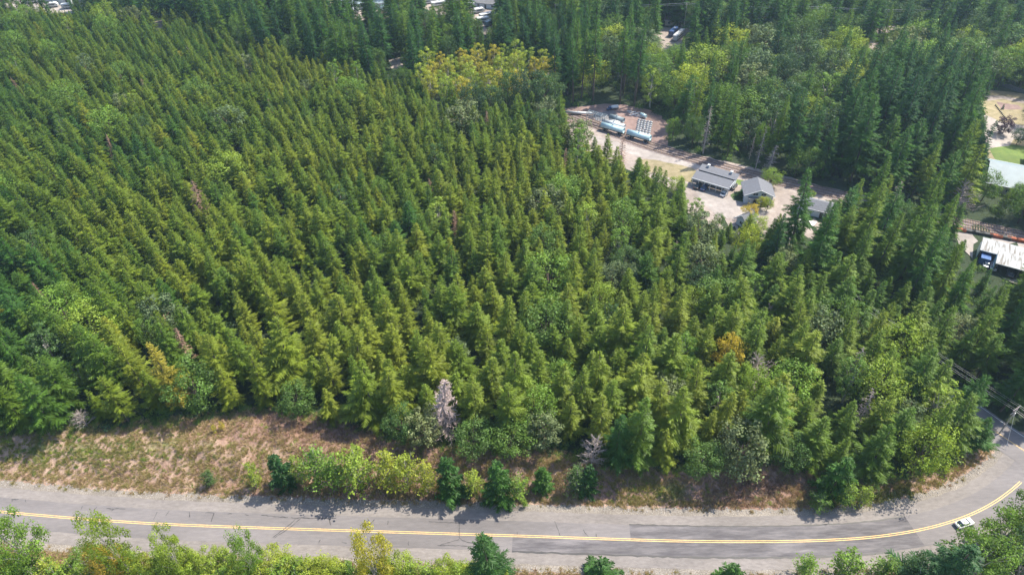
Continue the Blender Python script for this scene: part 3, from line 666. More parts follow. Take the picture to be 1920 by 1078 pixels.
# ---- hand placed trees: (key, base px x, base y, top y, width, tint, label)
HAND = [
 ('deadpale', 836, 815, 710, 1.55, .5, 'bare pinkish white dead conifer at the front of the wood', 0),
 ('deadup', 1108, 872, 822, 1.0, .5, 'grey bare spreading dead tree at the wood edge above the roadside bank', 0),
 ('dead', 1182, 665, 628, .9, .5, 'small pinkish dead treetop in the middle of the green firs', 0),
 ('deadup', 1430, 612, 572, .8, .5, 'thin grey leafless tree poking up behind the olive round tree', 0),
 ('deadup', 1412, 728, 672, 1.2, .5, 'tangled grey leafless tree in the dark gap beside the yellow maple', 0),
 ('dead', 1590, 722, 648, .9, .5, 'slim grey dead fir right of the dark gap in the wood', 0),
 ('dead', 1606, 800, 732, 1.1, .5, 'white dead snag among the firs above the road bend', 0),
 ('dead', 362, 122, 84, 1.2, .5, 'small pale dead snag far back in the young firs at left', 0),
 ('deadbrown', 914, 262, 208, 1.2, .5, 'brown dead fir short of the tank yard', 0),
 ('deadbrown', 100, 590, 528, 1.0, .5, 'reddish dead top poking out near the left border', 0),
 ('deadbrown', 362, 690, 615, 1.2, .5, 'brown dying fir behind the golden fir', 0),
 ('dead', 1265, 482, 452, 1.2, .5, 'grey twiggy dead tree below the paved yard', 0),
 ('dead', 1668, 400, 338, 1.2, .5, 'dead grey tree before the dark grove at right', 0),
 ('deadtall', 1318, 288, 196, 1.3, .5, 'tall grey snag leftmost along the railway wood edge', 0),
 ('deadtall', 1404, 300, 250, 1.0, .5, 'short grey snag in the middle of the railway wood edge', 0),
 ('deadtall', 1416, 318, 238, 1.0, .5, 'slender leaning grey snag at the railway wood edge', 0),
 ('dead', 1440, 325, 270, 1.5, .5, 'pale branching snag behind the round green yard tree', 0),
 ('dead', 1460, 210, 178, 1.4, .5, 'pale dead tree among the mixed wood behind the railway', 0),
 ('dead', 1478, 232, 186, 1.4, .5, 'pink grey dead tree beside another in the mixed wood behind the railway', 0),
 ('deadup', 1790, 400, 345, 1.2, .5, 'grey tangled dead tree left of the pale blue roof', 0),
 ('deadup', 165, 800, 770, 1.2, .5, 'grey leafless shrub under the dark firs at far left', 0),
 ('broad', 1357, 706, 634, .85, .88, 'bright yellow maple standing among green firs at right', 0),
 ('broad', 1518, 745, 722, .8, .86, 'small yellow bush between firs above the road bend', 1),
 ('fir', 345, 768, 640, .9, .92, 'golden yellow fir near the left front of the wood', 2),
 ('fir', 1192, 868, 735, 1.05, .42, 'broadest blue green fir standing at the front edge of the wood', 3),
 ('fir', 1150, 872, 775, 1.1, .22, 'blue green fir tucked against the broadest front fir', 1),
 ('madrone', 1378, 885, 800, 1.0, .6, 'round olive grey madrone at the front edge of the wood', 0),
 ('madrone', 800, 832, 770, 1.0, .9, 'round yellowish madrone just left of the pale dead conifer', 1),
 ('madrone', 860, 690, 640, 1.0, .3, 'grey green madrone behind the pale dead conifer', 0),
 ('broad', 1700, 890, 800, .95, .6, 'bright green broadleaf tree inside the road bend', 2),
 ('broad', 1415, 640, 585, 1.0, .52, 'round olive broadleaf tree behind the yellow maple', 3),
 ('broad', 1400, 760, 695, .9, .55, 'pale green round tree in front of the dark gap', 4),
 ('madrone', 1145, 545, 495, 1.1, .3, 'silvery broadleaf tree in the middle of the firs, the left one of two', 1),
 ('madrone', 1175, 548, 498, 1.0, .2, 'silvery broadleaf tree in the middle of the firs, the right one of two', 0),
 ('broad', 1300, 560, 505, 1.1, .05, 'dark blue green round broadleaf tree among the firs right of centre', 0),
 ('madrone', 1460, 520, 468, 1.2, .55, 'pale olive broadleaf below the tall dark fir', 1),
 ('broad', 1392, 490, 425, .9, .72, 'yellow green maple below the small grey gabled roof', 1),
 ('broad', 300, 660, 600, .8, .40, 'light green rounded tree among the tall left firs', 1),
 ('tall', 1478, 478, 318, 1.1, .28, 'tall dark lone fir rising in front of the white house yard', 1),
 ('tall', 1445, 500, 400, 1.2, .15, 'dark bushy fir beside the tall lone fir', 0),
 ('fir', 1560, 470, 352, 1.4, .2, 'dark fir standing right of the grey low building', 0),
 ('broad', 1443, 350, 318, 1.6, .55, 'round bright green tree between the railway and the white house', 2),
 ('broad', 1404, 412, 386, 1.7, .87, 'orange yellow bush beside the paved yard', 3),
 ('broad', 1415, 438, 406, 1.5, .62, 'bright lime green bush beside the small gabled roof', 4),
 ('young', 1385, 372, 356, 1.6, .15, 'dark shrub left in the planting bed before the white house', 0),
 ('young', 1397, 373, 357, 1.6, .15, 'dark shrub right in the planting bed before the white house', 1),
 ('broad', 1425, 392, 370, 1.2, .76, 'olive bush against the front of the white house', 0),
 ('broad', 1437, 396, 372, 1.1, .65, 'pale green bush at the right corner of the white house', 2),
 ('broad', 1490, 330, 278, 1.1, .42, 'rounded pale green maple at the railway edge, the left one', 2),
 ('broad', 1512, 335, 280, 1.15, .33, 'rounded green maple at the railway edge, the right one', 0),
 ('broad', 1520, 372, 358, 1.3, .6, 'low green bush behind the grey low building', 3),
 ('broad', 1293, 95, 64, 1.6, .30, 'large brownish round tree in front of the far white roofed trailer', 0),
 ('broad', 1347, 424, 402, 1.2, .3, 'dark green bush at the lower edge of the paved yard', 1),
 ('purple', 1879, 252, 221, 1.3, .5, 'dark purple plum tree beside the street at right', 0),
 ('broad', 1905, 272, 244, 1.3, .02, 'round dark tree casting its shadow on the green lawn', 1),
 ('broad', 1930, 240, 195, 1.3, .02, 'dark round tree beyond the purple plum at the right border', 2),
 ('young', 1879, 205, 196, 1.0, .1, 'tiny dark conifer by the driveway at right', 0),
 ('broad', 565, 775, 725, 1.3, .3, 'mid green round tree at the front of the wood above the dry bank', 0),
 ('broad', 890, 846, 800, 1.5, .3, 'low spreading green tree at the wood edge right of the pale dead conifer', 1),
 ('broad', 960, 850, 802, 1.5, .38, 'second low spreading green tree along the wood edge right of the pale dead conifer', 2),
 ('broad', 760, 828, 770, 1.1, .25, 'dark green leafy tree at the wood edge left of the yellowish madrone', 3),
 ('broad', 1310, 886, 835, 1.3, .28, 'leafy green tree at the wood edge left of the round olive grey madrone', 4),
 ('broad', 1470, 878, 825, 1.2, .22, 'dark leafy tree at the wood edge right of the round olive grey madrone', 0),
 ('broad', 745, 15, -12, 1.2, .56, 'bright green round tree beside the farm lot', 3),
 ('broad', 757, 30, 8, 1.1, .6, 'bright green tree with yellow tinge near the farm lot', 4),
 ('broad', 905, -2, -20, 1.1, .3, 'dark green tree within the storage lot', 1),
 ('alder', 345, 125, 96, 1.0, .8, 'yellowish young tree far back at left', 0),
]
for k, bx, by, ty, wd, tn, lb, vi in HAND:
    o = at(k, bx, by, ty, wd, tn, lb, vi=vi); claim(o.location.x, o.location.y, 4.2 if not k.startswith('dead') else 2.6)
# deciduous and dying extras inside the plantation get claimed by kind during the scatter
for i in order:
    x, y, z, u, v = PX[i], PY[i], CZ[i], CU[i], CV[i]
    zt = ztype(u, v)
    sp = SP[zt]
    if zt == 'plant':
        sp = float(np.interp(v, [60, 250, 480, 700, 900], [3.2, 3.6, 4.2, 4.9, 5.2]))
        if u > 1150: sp = max(sp, 4.9)
    if taken(x, y, sp * rnd.uniform(.88, 1.12)): continue
    if any(inpoly(u, v, p) for p in NOGROW): continue
    n1 = lown(x, y, .055); n2 = lown(x, y, .16, 1.1); q = rnd.random(); key = 'fir'; wid = rnd.uniform(.82, 1.3)
    if zt == 'plant':
        h = float(np.interp(v, [60, 300, 600, 900], [11.5, 13.2, 16.2, 19.5])) * rnd.triangular(.5, 1.25, .95); tint = .52 + .18 * (n1 - .5) + rnd.gauss(0, .08)
        tint += float(np.interp(u, [0, 150, 600, 1150, 1500, 1900], [-.10, -.05, .05, .03, -.06, -.14]))
        if v > 450: tint += float(np.interp(u, [0, 250, 500], [-.04, .04, .04]))
        wid *= float(np.interp(v, [60, 300, 600], [1.12, 1.2, 1.2]))
        pb = .025 if u < 1000 else (.17 if v > 380 else .11)
        if abs(v - vfront(u)) < 26: pb = .28 if 680 < u < 1100 else .14
        if q < pb: key = rnd.choice(('broad', 'broad', 'alder', 'alder', 'madrone')); h = rnd.uniform(9, 15.5); tint = rnd.choice((.2, .35, .45, .5, .6))
        elif q < pb + .005: key = 'deadbrown'; h *= .9
        elif q > .992: tint = .78
    elif zt == 'grove': key = 'tall'; h = rnd.uniform(26, 34); tint = rnd.uniform(.02, .3)
    elif zt == 'cedar': key = 'tall'; h = rnd.uniform(20, 29); tint = rnd.uniform(.2, .52)
    elif zt == 'yellow': key = 'alder'; h = rnd.uniform(12, 17); wid = 1.25; tint = rnd.choice((.62, .7, .76, .82))
    elif zt == 'darkleaf': key = 'broad'; h = rnd.uniform(15, 20); tint = rnd.uniform(0, .2)
    elif zt == 'bare': key = 'bare'; h = rnd.uniform(28, 35); tint = rnd.uniform(.1, .4)
    elif zt == 'belt': key = 'tall' if q < .8 else 'broad'; h = rnd.uniform(22, 31) if q < .8 else rnd.uniform(12, 17); tint = rnd.uniform(.08, .45) if q < .8 else rnd.choice((.15, .3, .4)); wid *= .9
    elif zt == 'lower': key = 'fir' if q < .8 else 'broad'; h = rnd.uniform(18, 27) if q < .8 else 14; tint = rnd.uniform(.15, .6)
    elif zt == 'railedge':
        key = 'tall' if q < .8 else 'broad'; h = rnd.uniform(22, 31) if q < .8 else rnd.uniform(9, 14); tint = rnd.uniform(.1, .55); wid *= .78
    elif zt == 'mixed':
        if q < .7: key = rnd.choice(('broad', 'broad', 'broad', 'alder', 'madrone')); h = rnd.uniform(10, 19); tint = rnd.choice((.0, .08, .15, .25, .3, .4, .45, .5, .6, .7)); wid *= 1.25
        else: key = 'tall'; h = rnd.uniform(19, 29); tint = rnd.uniform(.08, .45); wid *= .88
    else:
        if q < (.3 if u < 1400 else .55): key = 'broad'; h = rnd.uniform(11, 17); wid *= 1.2; tint = rnd.choice((.05, .1, .25, .35))
        else: key = 'tall'; h = rnd.uniform(23, 33); tint = rnd.uniform(.02, .35)
    if key == 'fir' and tint != .78: tint = min(tint, .70)
    crad = {'fir': .15, 'tall': .14, 'bare': .13, 'broad': .33, 'alder': .22, 'madrone': .33, 'deadbrown': .1}[key] * h * wid
    tries = 0; bad = blocks(x, y, z, h, crad)
    while bad and tries < 3: h *= .78; crad *= .78; tries += 1; bad = blocks(x, y, z, h, crad)
    if bad: continue
    claim(x, y, sp)
    FOREST.append((key, x, y, z, h, wid, float(np.clip(tint, 0, 1)), zt))
def vis_size(f):
    u, v, wz = proj(f[1], f[2], f[3] + f[4] * .7)
    if not (-15 < u < 1935 and -10 < v < 1085): return 0
    return f[4] * f[5] ** .5 / wz * (1.0 if f[0] in ('fir', 'tall', 'bare') else 1.4)
firs = sorted([f for f in FOREST if f[0] in ('fir', 'tall', 'bare')], key=vis_size, reverse=True)
others = sorted([f for f in FOREST if f[0] not in ('fir', 'tall', 'bare')], key=vis_size, reverse=True)
NFIR, NOTH = 288, 230
things = [f for f in firs[:NFIR] + others[:NOTH] if vis_size(f) > 0]
tset = set(id(f) for f in things)
rest = [f for f in FOREST if id(f) not in tset]
for f in things: tree(f[0], f[1], f[2], f[4], f[5], f[6], z=f[3])
print('FOREST', len(FOREST), 'things', len(things), 'rest', len(rest))

# ------------------------------------------------------------------ the rest of the wood as one scattered object
SRC = bpy.data.collections.new('scatter_sources')
def src(me): o = bpy.data.objects.new(me.name, me); SRC.objects.link(o); return o
SRCI = {}
names = []
for key in ('fir', 'tall', 'bare', 'broad', 'alder', 'madrone', 'deadbrown', 'sapling'):
    for i, v in enumerate(VAR[key]):
        me = join_variant(v, 'src_%02d_%s' % (len(names), key)); src(me); names.append((key, i, v[2]))
def scatter(name, pts, srccoll, mats_keep, label, cat):
    """pts: (x,y,z, idx, rot, sx, sz, tint)"""
    me = bpy.data.meshes.new(name); me.from_pydata([p[:3] for p in pts], [], [])
    def fa(n, t, vals): a = me.attributes.new(n, t, 'POINT'); a.data.foreach_set('vector' if t == 'FLOAT_VECTOR' else 'value', vals)
    fa('idx', 'INT', [int(p[3]) for p in pts]); fa('tint', 'FLOAT', [p[7] for p in pts])
    fa('rot', 'FLOAT_VECTOR', [c for p in pts for c in (.06 * math.sin(p[4] * 37), .06 * math.sin(p[4] * 53), p[4])]); fa('scl', 'FLOAT_VECTOR', [c for p in pts for c in (p[5], p[5], p[6])])
    o = link(name, me); ng = bpy.data.node_groups.new(name + '_nodes', 'GeometryNodeTree')
    ng.interface.new_socket('Geometry', in_out='INPUT', socket_type='NodeSocketGeometry'); ng.interface.new_socket('Geometry', in_out='OUTPUT', socket_type='NodeSocketGeometry')
    N = ng.nodes; gi = N.new('NodeGroupInput'); go = N.new('NodeGroupOutput'); iop = N.new('GeometryNodeInstanceOnPoints'); ci = N.new('GeometryNodeCollectionInfo')
    ci.inputs['Collection'].default_value = srccoll; ci.inputs['Separate Children'].default_value = True; ci.inputs['Reset Children'].default_value = True
    def na(n, t): k = N.new('GeometryNodeInputNamedAttribute'); k.data_type = t; k.inputs['Name'].default_value = n; return k.outputs['Attribute']
    L = ng.links; L.new(gi.outputs[0], iop.inputs['Points']); L.new(ci.outputs[0], iop.inputs['Instance']); iop.inputs['Pick Instance'].default_value = True
    L.new(na('idx', 'INT'), iop.inputs['Instance Index']); L.new(na('rot', 'FLOAT_VECTOR'), iop.inputs['Rotation']); L.new(na('scl', 'FLOAT_VECTOR'), iop.inputs['Scale'])
    L.new(iop.outputs[0], go.inputs[0]); md = o.modifiers.new('scatter', 'NODES'); md.node_group = ng
    return tag(o, label, cat, kind='stuff')
KI = {}
for n, (key, i, H) in enumerate(names): KI.setdefault(key, []).append((n, H))
pts = []
for f in rest:
    n, H = rnd.choice(KI[f[0]]); s = f[4] / H; pts.append((f[1], f[2], f[3], n, rnd.uniform(0, 6.28), s * f[5], s, f[6]))
scatter('conifer_wood', pts, SRC, None, 'green wood of countless firs filling the hillside behind the nearest trees', 'forest')

# ------------------------------------------------------------------ bank: saplings in a row, undergrowth, grass
BANK = [
 ('sapling', 482, 914, 870, 1.0, .64, 'rounded bright lime bush at the left end of the roadside row'),
 ('young', 541, 908, 850, 1.0, .12, 'dark green young fir leftmost in the roadside row'),
 ('sapling', 568, 908, 858, .9, .60, 'thin olive sapling right beside the leftmost dark young fir'),
 ('sapling', 606, 913, 844, 1.25, .48, 'large mid green sapling, third bush right of the lime bush'),
 ('sapling', 636, 914, 852, 1.15, .50, 'green sapling filling the gap left of the tall olive one'),
 ('sapling', 682, 918, 842, 1.35, .60, 'tall olive green sapling, broadest in the roadside row'),
 ('sapling', 736, 917, 846, 1.15, .74, 'golden green sapling with a pointed yellow top'),
 ('sapling', 766, 918, 856, 1.0, .70, 'yellow green sapling between two golden ones'),
 ('sapling', 804, 924, 866, 1.1, .75, 'low golden sapling just left of the bluish young fir'),
 ('young', 851, 926, 860, 1.0, .22, 'bluish young fir in the middle of the roadside row'),
 ('sapling', 893, 926, 884, 1.3, .66, 'low yellow green bush between the two bluish young firs'),
 ('young', 942, 935, 862, 1.0, .25, 'bluish young fir right of the low yellow green bush'),
 ('sapling', 972, 935, 888, 1.1, .52, 'leafy green bush leaning on the right bluish young fir'),
 ('young', 1020, 918, 876, 1.15, .30, 'small bright young fir standing alone on the dry bank'),
 ('sapling', 1080, 922, 878, 1.3, .25, 'dark green bush below the grey spreading dead tree'),
 ('young', 1098, 920, 875, 1.1, .15, 'dark young fir right behind the dark green bush'),
 ('sapling', 397, 908, 884, 1.5, .22, 'low dark green shrub on the left dry bank'),
 ('sapling', 1530, 956, 928, 1.6, .35, 'round green shrub beside the road before the bend'),
 ('sapling', 1575, 950, 905, 1.2, .55, 'light green shrub at the foot of the firs before the bend'),
 ('young', 1556, 925, 858, 1.2, .30, 'young fir at the wood edge left of the bend'),
 ('sapling', 1610, 948, 915, 1.2, .60, 'yellowish green shrub on the grass verge left of the bend'),
 ('sapling', 418, 806, 790, 1.1, .86, 'yellow leafed shrublet at the top of the dry bank'),
 ('sapling', 405, 812, 797, 1.0, .82, 'small yellow sprig left of the yellow shrublet'),
 ('sapling', 880, 864, 852, 1.0, .60, 'tiny green shrub on the bank above the bluish young fir'),
 ('sapling', 985, 950, 938, 1.3, .55, 'tiny green shrub by the gravel below the right bluish fir'),
 # south side of the road
 ('leafy', 88, 1085, 962, .6, .50, 'large olive green tree in front of the road at far left'),
 ('leafy', 268, 1095, 964, .42, .60, 'yellowish tree with pointed top below the road at left'),
 ('leafy', 358, 1100, 1005, .5, .62, 'pale green sapling crown just right of the pointed tree'),
 ('leafy', 490, 1100, 1000, .42, .50, 'green pointed tree below the road cracks'),
 ('fir', 926, 1120, 1008, 1.2, .18, 'dark young fir below the road near the middle'),
 ('young', 1116, 1096, 1043, 1.3, .22, 'small young fir in the dry grass below the road'),
 ('young', 1356, 1100, 1058, 1.4, .26, 'small young fir at the bottom border below the patched asphalt'),
 ('leafy', 713, 1120, 1000, .5, .80, 'narrow yellow tree below the road left of the middle'),
 ('leafy', 240, 1110, 1030, .7, .90, 'orange tinted bush at the bottom border'),
 ('sapling', 1505, 1085, 1046, 1.4, .50, 'rounded green bush below the road, leftmost of three'),
 ('sapling', 1575, 1088, 1042, 1.5, .48, 'rounded green bush below the road, middle of three'),
 ('sapling', 1642, 1088, 1044, 1.4, .42, 'rounded green bush below the road, right of three'),
 ('fir', 1722, 1140, 1018, 1.6, .08, 'dark fir below the road left of the leafy trees by the car'),
 ('leafy', 1790, 1100, 1010, 1.0, .42, 'leafy green tree below the white car'),
 ('leafy', 1850, 1040, 962, 1.0, .45, 'leafy green tree on the outside of the bend near the car'),
 ('leafy', 1905, 1030, 938, 1.0, .35, 'green tree on the outside of the bend at the right border'),
 ('leafy', 1880, 1120, 1030, 1.1, .10, 'dark green tree at the bottom right corner'),
 ('leafy', 1960, 1060, 960, 1.1, .02, 'dark tree cut by the right border outside the bend'),
 ('leafy', 1700, 1130, 1060, 1.0, .12, 'dark green rounded tree at the bottom border near the bend'),
]
for k, bx, by, ty, wd, tn, lb in BANK:
    at(k, bx, by, ty, wd, tn, lb, group='saplings in a row on the roadside bank' if 470 < bx < 1090 and by < 950 and k in ('sapling',) else None)
# thicket south of the road (left), every sapling a thing
def south_edge(u): return np.interp(u, [0, 130, 250, 400, 500, 600, 700, 800, 900, 990], [1040, 1034, 1030, 1027, 1033, 1038, 1036, 1048, 1060, 1078])
sn = 0; k = 0
while sn < 150 and k < 8000:
    k += 1
    u = rnd.uniform(-40, 960); top = south_edge(u) + rnd.uniform(-6, 62); p = G(u, top + rnd.uniform(48, 95)); h = height_to(p, top)
    if h > 9: h = 9
    dd, s_ = seg_dist([[p.x, p.y]], ROAD[::3])
    if dd[0] < 10 or taken(p.x, p.y, 2.2) or p.y < 36: continue
    claim(p.x, p.y, 2.2); sn += 1
    key = 'sapling' if rnd.random() < .45 else 'leafy'
    tree(key, p.x, p.y, h, rnd.uniform(1.0, 1.3), rnd.choice((.46, .52, .58, .62, .66, .72)), z=p.z)

# low plants, one scattered object
def tuft(seed, n, hgt, spread, wdt):
    r = random.Random(seed); mb = MB()
    for i in range(n):
        a = r.uniform(0, 6.28); q = r.uniform(0, spread); x, y = math.cos(a) * q, math.sin(a) * q; h = hgt * r.uniform(.5, 1.2); b = r.uniform(0, 6.28); l = r.uniform(.2, .9) * h
        mb.face([(x - wdt * math.sin(b), y + wdt * math.cos(b), 0), (x + wdt * math.sin(b), y - wdt * math.cos(b), 0), (x + math.cos(b) * l, y + math.sin(b) * l, h)], 0, r.random())
    return mb
G1 = bpy.data.collections.new('grass_sources')
for i in range(4): G1.objects.link(bpy.data.objects.new('tuft_%d' % i, tuft(i, 46, .5, .5, .04).mesh('tuft_%d' % i, [M['grass_dry']])))
pts = []; k = 0
gU = nr.uniform(-60, 1900, 60000); gV = nr.uniform(770, 1095, 60000)
gp = np.array([flat(a, b, 1.5 if b < 940 else 0) for a, b in zip(gU, gV)]); gz = terrain(gp); gd, gs = seg_dist(gp, ROAD[::2]); gd2, _ = seg_dist(gp, SIDE[::3])
gu, gv, _ = projv(np.column_stack([gp, gz]))
for i in range(len(gp)):
    if gd2[i] < 6 or gd[i] < 6.5 or (gd[i] < 7.6 and nr.rand() < .8): continue
    if gs[i] > 0 and gv[i] < vfront(gu[i]) - 8: continue
    n = lown(gp[i][0], gp[i][1], .35, .6) * .6 + lown(gp[i][0], gp[i][1], .9, .2) * .4
    if nr.rand() > .25 + .8 * n: continue
    tint = .55 + nr.normal(0, .16)
    b = lambda cx, cy, rx, ry: math.exp(-(((gu[i] - cx) / rx) ** 2 + ((gv[i] - cy) / ry) ** 2))
    tint -= .38 * b(100, 845, 260, 28) + .5 * b(1240, 920, 90, 22) + .4 * b(1680, 935, 170, 25); tint += .4 * b(650, 800, 190, 40) + .45 * b(1400, 915, 170, 38)
    s = nr.uniform(.5, 1.25)
    pts.append((gp[i][0], gp[i][1], gz[i] - .02, nr.randint(4), nr.uniform(0, 6.28), s, s * nr.uniform(.6, 1.2), float(np.clip(tint, 0, 1))))
print('tufts', len(pts))
scatter('dry_grass', pts, G1, None, 'dry tan grass and bracken covering the roadside banks', 'grass')
G2 = bpy.data.collections.new('brush_sources')
def bush(seed, Rr=.9, n=260, leaf=.2):
    r = random.Random(seed); mb = MB()
    for i in range(n):
        d = Vector((r.gauss(0, 1), r.gauss(0, 1), abs(r.gauss(0, .7)))).normalized(); p = d * Rr * r.uniform(.45, 1.1) * (1 + .3 * math.sin(5 * d.x + 3 * d.y + seed)); p.z *= .8
        leafquad(mb, p, d + Vector((r.gauss(0, .5), r.gauss(0, .5), .5)), leaf * r.uniform(.6, 1.3), r, min(1, max(0, r.gauss(.5, .25))))
    return mb
for i in range(4): G2.objects.link(bpy.data.objects.new('bush_%d' % i, bush(i).mesh('bush_%d' % i, [M['leaf']])))
pts = []
for i in range(15000):
    u, v = gU[i * 4], gV[i * 4]; x, y = gp[i * 4]; z = gz[i * 4]; d = gd[i * 4]
    if d < 8.6 or gd2[i * 4] < 7: continue
    u, v = gu[i * 4], gv[i * 4]; e = v - vfront(u); pr = 0
    if gs[i * 4] > 0:
        pr = .75 * math.exp(-((e + 4) / 11) ** 2) + (.5 if e < -8 else 0)
        b = lambda cx, cy, rx, ry: math.exp(-(((u - cx) / rx) ** 2 + ((v - cy) / ry) ** 2))
        pr += .5 * b(110, 850, 230, 22) * lown(x, y, .5) + .45 * b(60, 850, 160, 26) + .6 * b(1240, 922, 70, 16) + .4 * b(1680, 935, 150, 22) + .06
    else:
        pr = .5 * (u < 960) + (.35 if u > 1660 else .02)
    if nr.rand() > pr: continue
    s = nr.uniform(.5, 1.15) * (1 if e < 12 else .6); tint = nr.choice([.15, .25, .4, .5, .62]) if (e < 6) else nr.choice([.3, .5, .62, .7])
    pts.append((x, y, z - .1, nr.randint(4), nr.uniform(0, 6.28), s, s * nr.uniform(.7, 1.2), float(tint)))
for i in order[:16000]:
    if any(inpoly(CU[i], CV[i], p_) for p_ in NOGROW) or nr.rand() < .45: continue
    s = nr.uniform(1.0, 2.6); pts.append((PX[i], PY[i], CZ[i] - .1, nr.randint(4), nr.uniform(0, 6.28), s, s * nr.uniform(.8, 1.5), float(nr.choice([.05, .15, .3, .42]))))
print('bushes', len(pts))
scatter('undergrowth', pts, G2, None, 'green brambles and low brush along the foot of the wood', 'undergrowth')
# loose stones along the shoulder
G3 = bpy.data.collections.new('stone_sources')
for i in range(3):
    mb = MB(); r = random.Random(i); mb.box((0, 0, 0), (.3, .22, .16), taper=.6); G3.objects.link(bpy.data.objects.new('stone_%d' % i, mb.mesh('stone_%d' % i, [M['rock']])))
pts = []
for i in range(2600):
    q = ROADf[nr.randint(60, len(ROADf) - 20)]; j = nr.randint(1, len(ROADf) - 1); a, b = ROADf[j - 1], ROADf[j]; d = b - a; d /= np.hypot(*d); n = np.array([-d[1], d[0]])
    o = nr.choice([-1, 1]) * nr.normal(7.0, .5); p = b + n * o; s = nr.uniform(.3, 1.1); pts.append((p[0], p[1], .05, nr.randint(3), nr.uniform(0, 6.28), s, s, .5))
scatter('loose_stones', pts, G3, None, 'loose pale stones strewn along both edges of the road', 'stones')

# ------------------------------------------------------------------ buildings
def wdir(pa, pb, z=0):
    a, b = flat(*pa, z), flat(*pb, z); return a, b, math.atan2(b[1] - a[1], b[0] - a[0]), float(np.hypot(*(b - a)))
def gable_roof(mb, L, W, z, rise, ov=.5, th=.18):
    """ridge along x"""
    for s in (-1, 1):
        y1 = s * (W / 2 + ov); ze = z - ov * rise / (W / 2); x0, x1 = -L / 2 - ov, L / 2 + ov
        A = [(x0, y1, ze), (x1, y1, ze), (x1, 0, z + rise), (x0, 0, z + rise)]
        B = [(p[0], p[1], p[2] - th) for p in A]
        if s > 0: A, B = A[::-1], B[::-1]
        mb.face(A); mb.face(B[::-1])
        for i in range(4): j = (i + 1) % 4; mb.face([B[i], B[j], A[j], A[i]])
def walls(mb, L, W, h, rise):
    x, y = L / 2, W / 2
    mb.face([(-x, -y, 0), (x, -y, 0), (x, -y, h), (-x, -y, h)]); mb.face([(x, y, 0), (-x, y, 0), (-x, y, h), (x, y, h)])
    mb.face([(x, -y, 0), (x, y, 0), (x, y, h), (x, 0, h + rise), (x, -y, h)]); mb.face([(-x, y, 0), (-x, -y, 0), (-x, -y, h), (-x, 0, h + rise), (-x, y, h)])
def window(root, c, sz, face):
    """face: 'x+','x-','y-','y+' ; frame with a pane child"""
    mb = MB(); g = MB(); w_, h_ = sz
    if face[0] == 'y':
        s = -1 if face[1] == '-' else 1
        for (dx, dz, a, b) in ((0, h_ / 2, w_ + .2, .12), (0, -h_ / 2, w_ + .2, .12), (-w_ / 2, 0, .12, h_), (w_ / 2, 0, .12, h_), (0, 0, .07, h_)): mb.box((c[0] + dx, c[1] + s * .04, c[2] + dz), (a, .12, b))
        g.box((c[0], c[1] + s * .02, c[2]), (w_ - .1, .06, h_ - .1))
    else:
        s = -1 if face[1] == '-' else 1
        for (dy, dz, a, b) in ((0, h_ / 2, w_ + .2, .12), (0, -h_ / 2, w_ + .2, .12), (-w_ / 2, 0, .12, h_), (w_ / 2, 0, .12, h_), (0, 0, .07, h_)): mb.box((c[0] + s * .04, c[1] + dy, c[2] + dz), (.12, a, b))
        g.box((c[0] + s * .02, c[1], c[2]), (.06, w_ - .1, h_ - .1))
    f = part('window', mb, M['white'], root); part('pane', g, M['glass'], f)
def door(root, c, sz, face, mat=None):
    mb = MB(); mb.box(c, (sz[0], .12, sz[1]) if face[0] == 'y' else (.12, sz[0], sz[1])); d = part('door', mb, mat or M['dark'], root)
    h = MB(); o = .1 if face[1] == '+' else -.1
    h.box((c[0] + sz[0] * .35, c[1] + o, c[2]) if face[0] == 'y' else (c[0] + o, c[1] + sz[0] * .35, c[2]), (.15, .1, .06)); part('handle', h, M['steel'], d)
def house(name, loc, rz, L, W, h, rise, wall, roof, label, cat='house', wins=(), dr=True, chim=False, group=None):
    root = empty(name, loc, rz, label, cat, group)
    mb = MB(); walls(mb, L, W, h, rise); part('wall', mb, wall, root)
    mb = MB(); gable_roof(mb, L, W, h + .1, rise); r = part('roof', mb, roof, root)
    mb = MB(); mb.box((-L / 2 - .55, 0, h + rise + .12), (.1, .3, .2)); mb.box((0, -W / 2 - .5, h - .15), (L + 1, .1, .14)); mb.box((0, W / 2 + .5, h - .15), (L + 1, .1, .14)); part('gutter', mb, M['white'], r)
    if chim: mb = MB(); mb.box((L * .2, W * .12, h + rise), (.7, .7, 1.5)); part('chimney', mb, M['rock'], r)
    n = max(1, int(L // 4))
    for i in range(n):
        x = -L / 2 + (i + .5) * L / n
        if dr and i == n // 2: door(root, (x, -W / 2 - .06, 1.05), (1, 2.1), 'y-')
        else: window(root, (x, -W / 2 - .02, 1.5), (1.3, 1.1), 'y-')
    window(root, (-L / 2 - .02, 0, 1.5), (1.3, 1.1), 'x-'); window(root, (L / 2 + .02, 0, 1.5), (1.3, 1.1), 'x+')
    return root
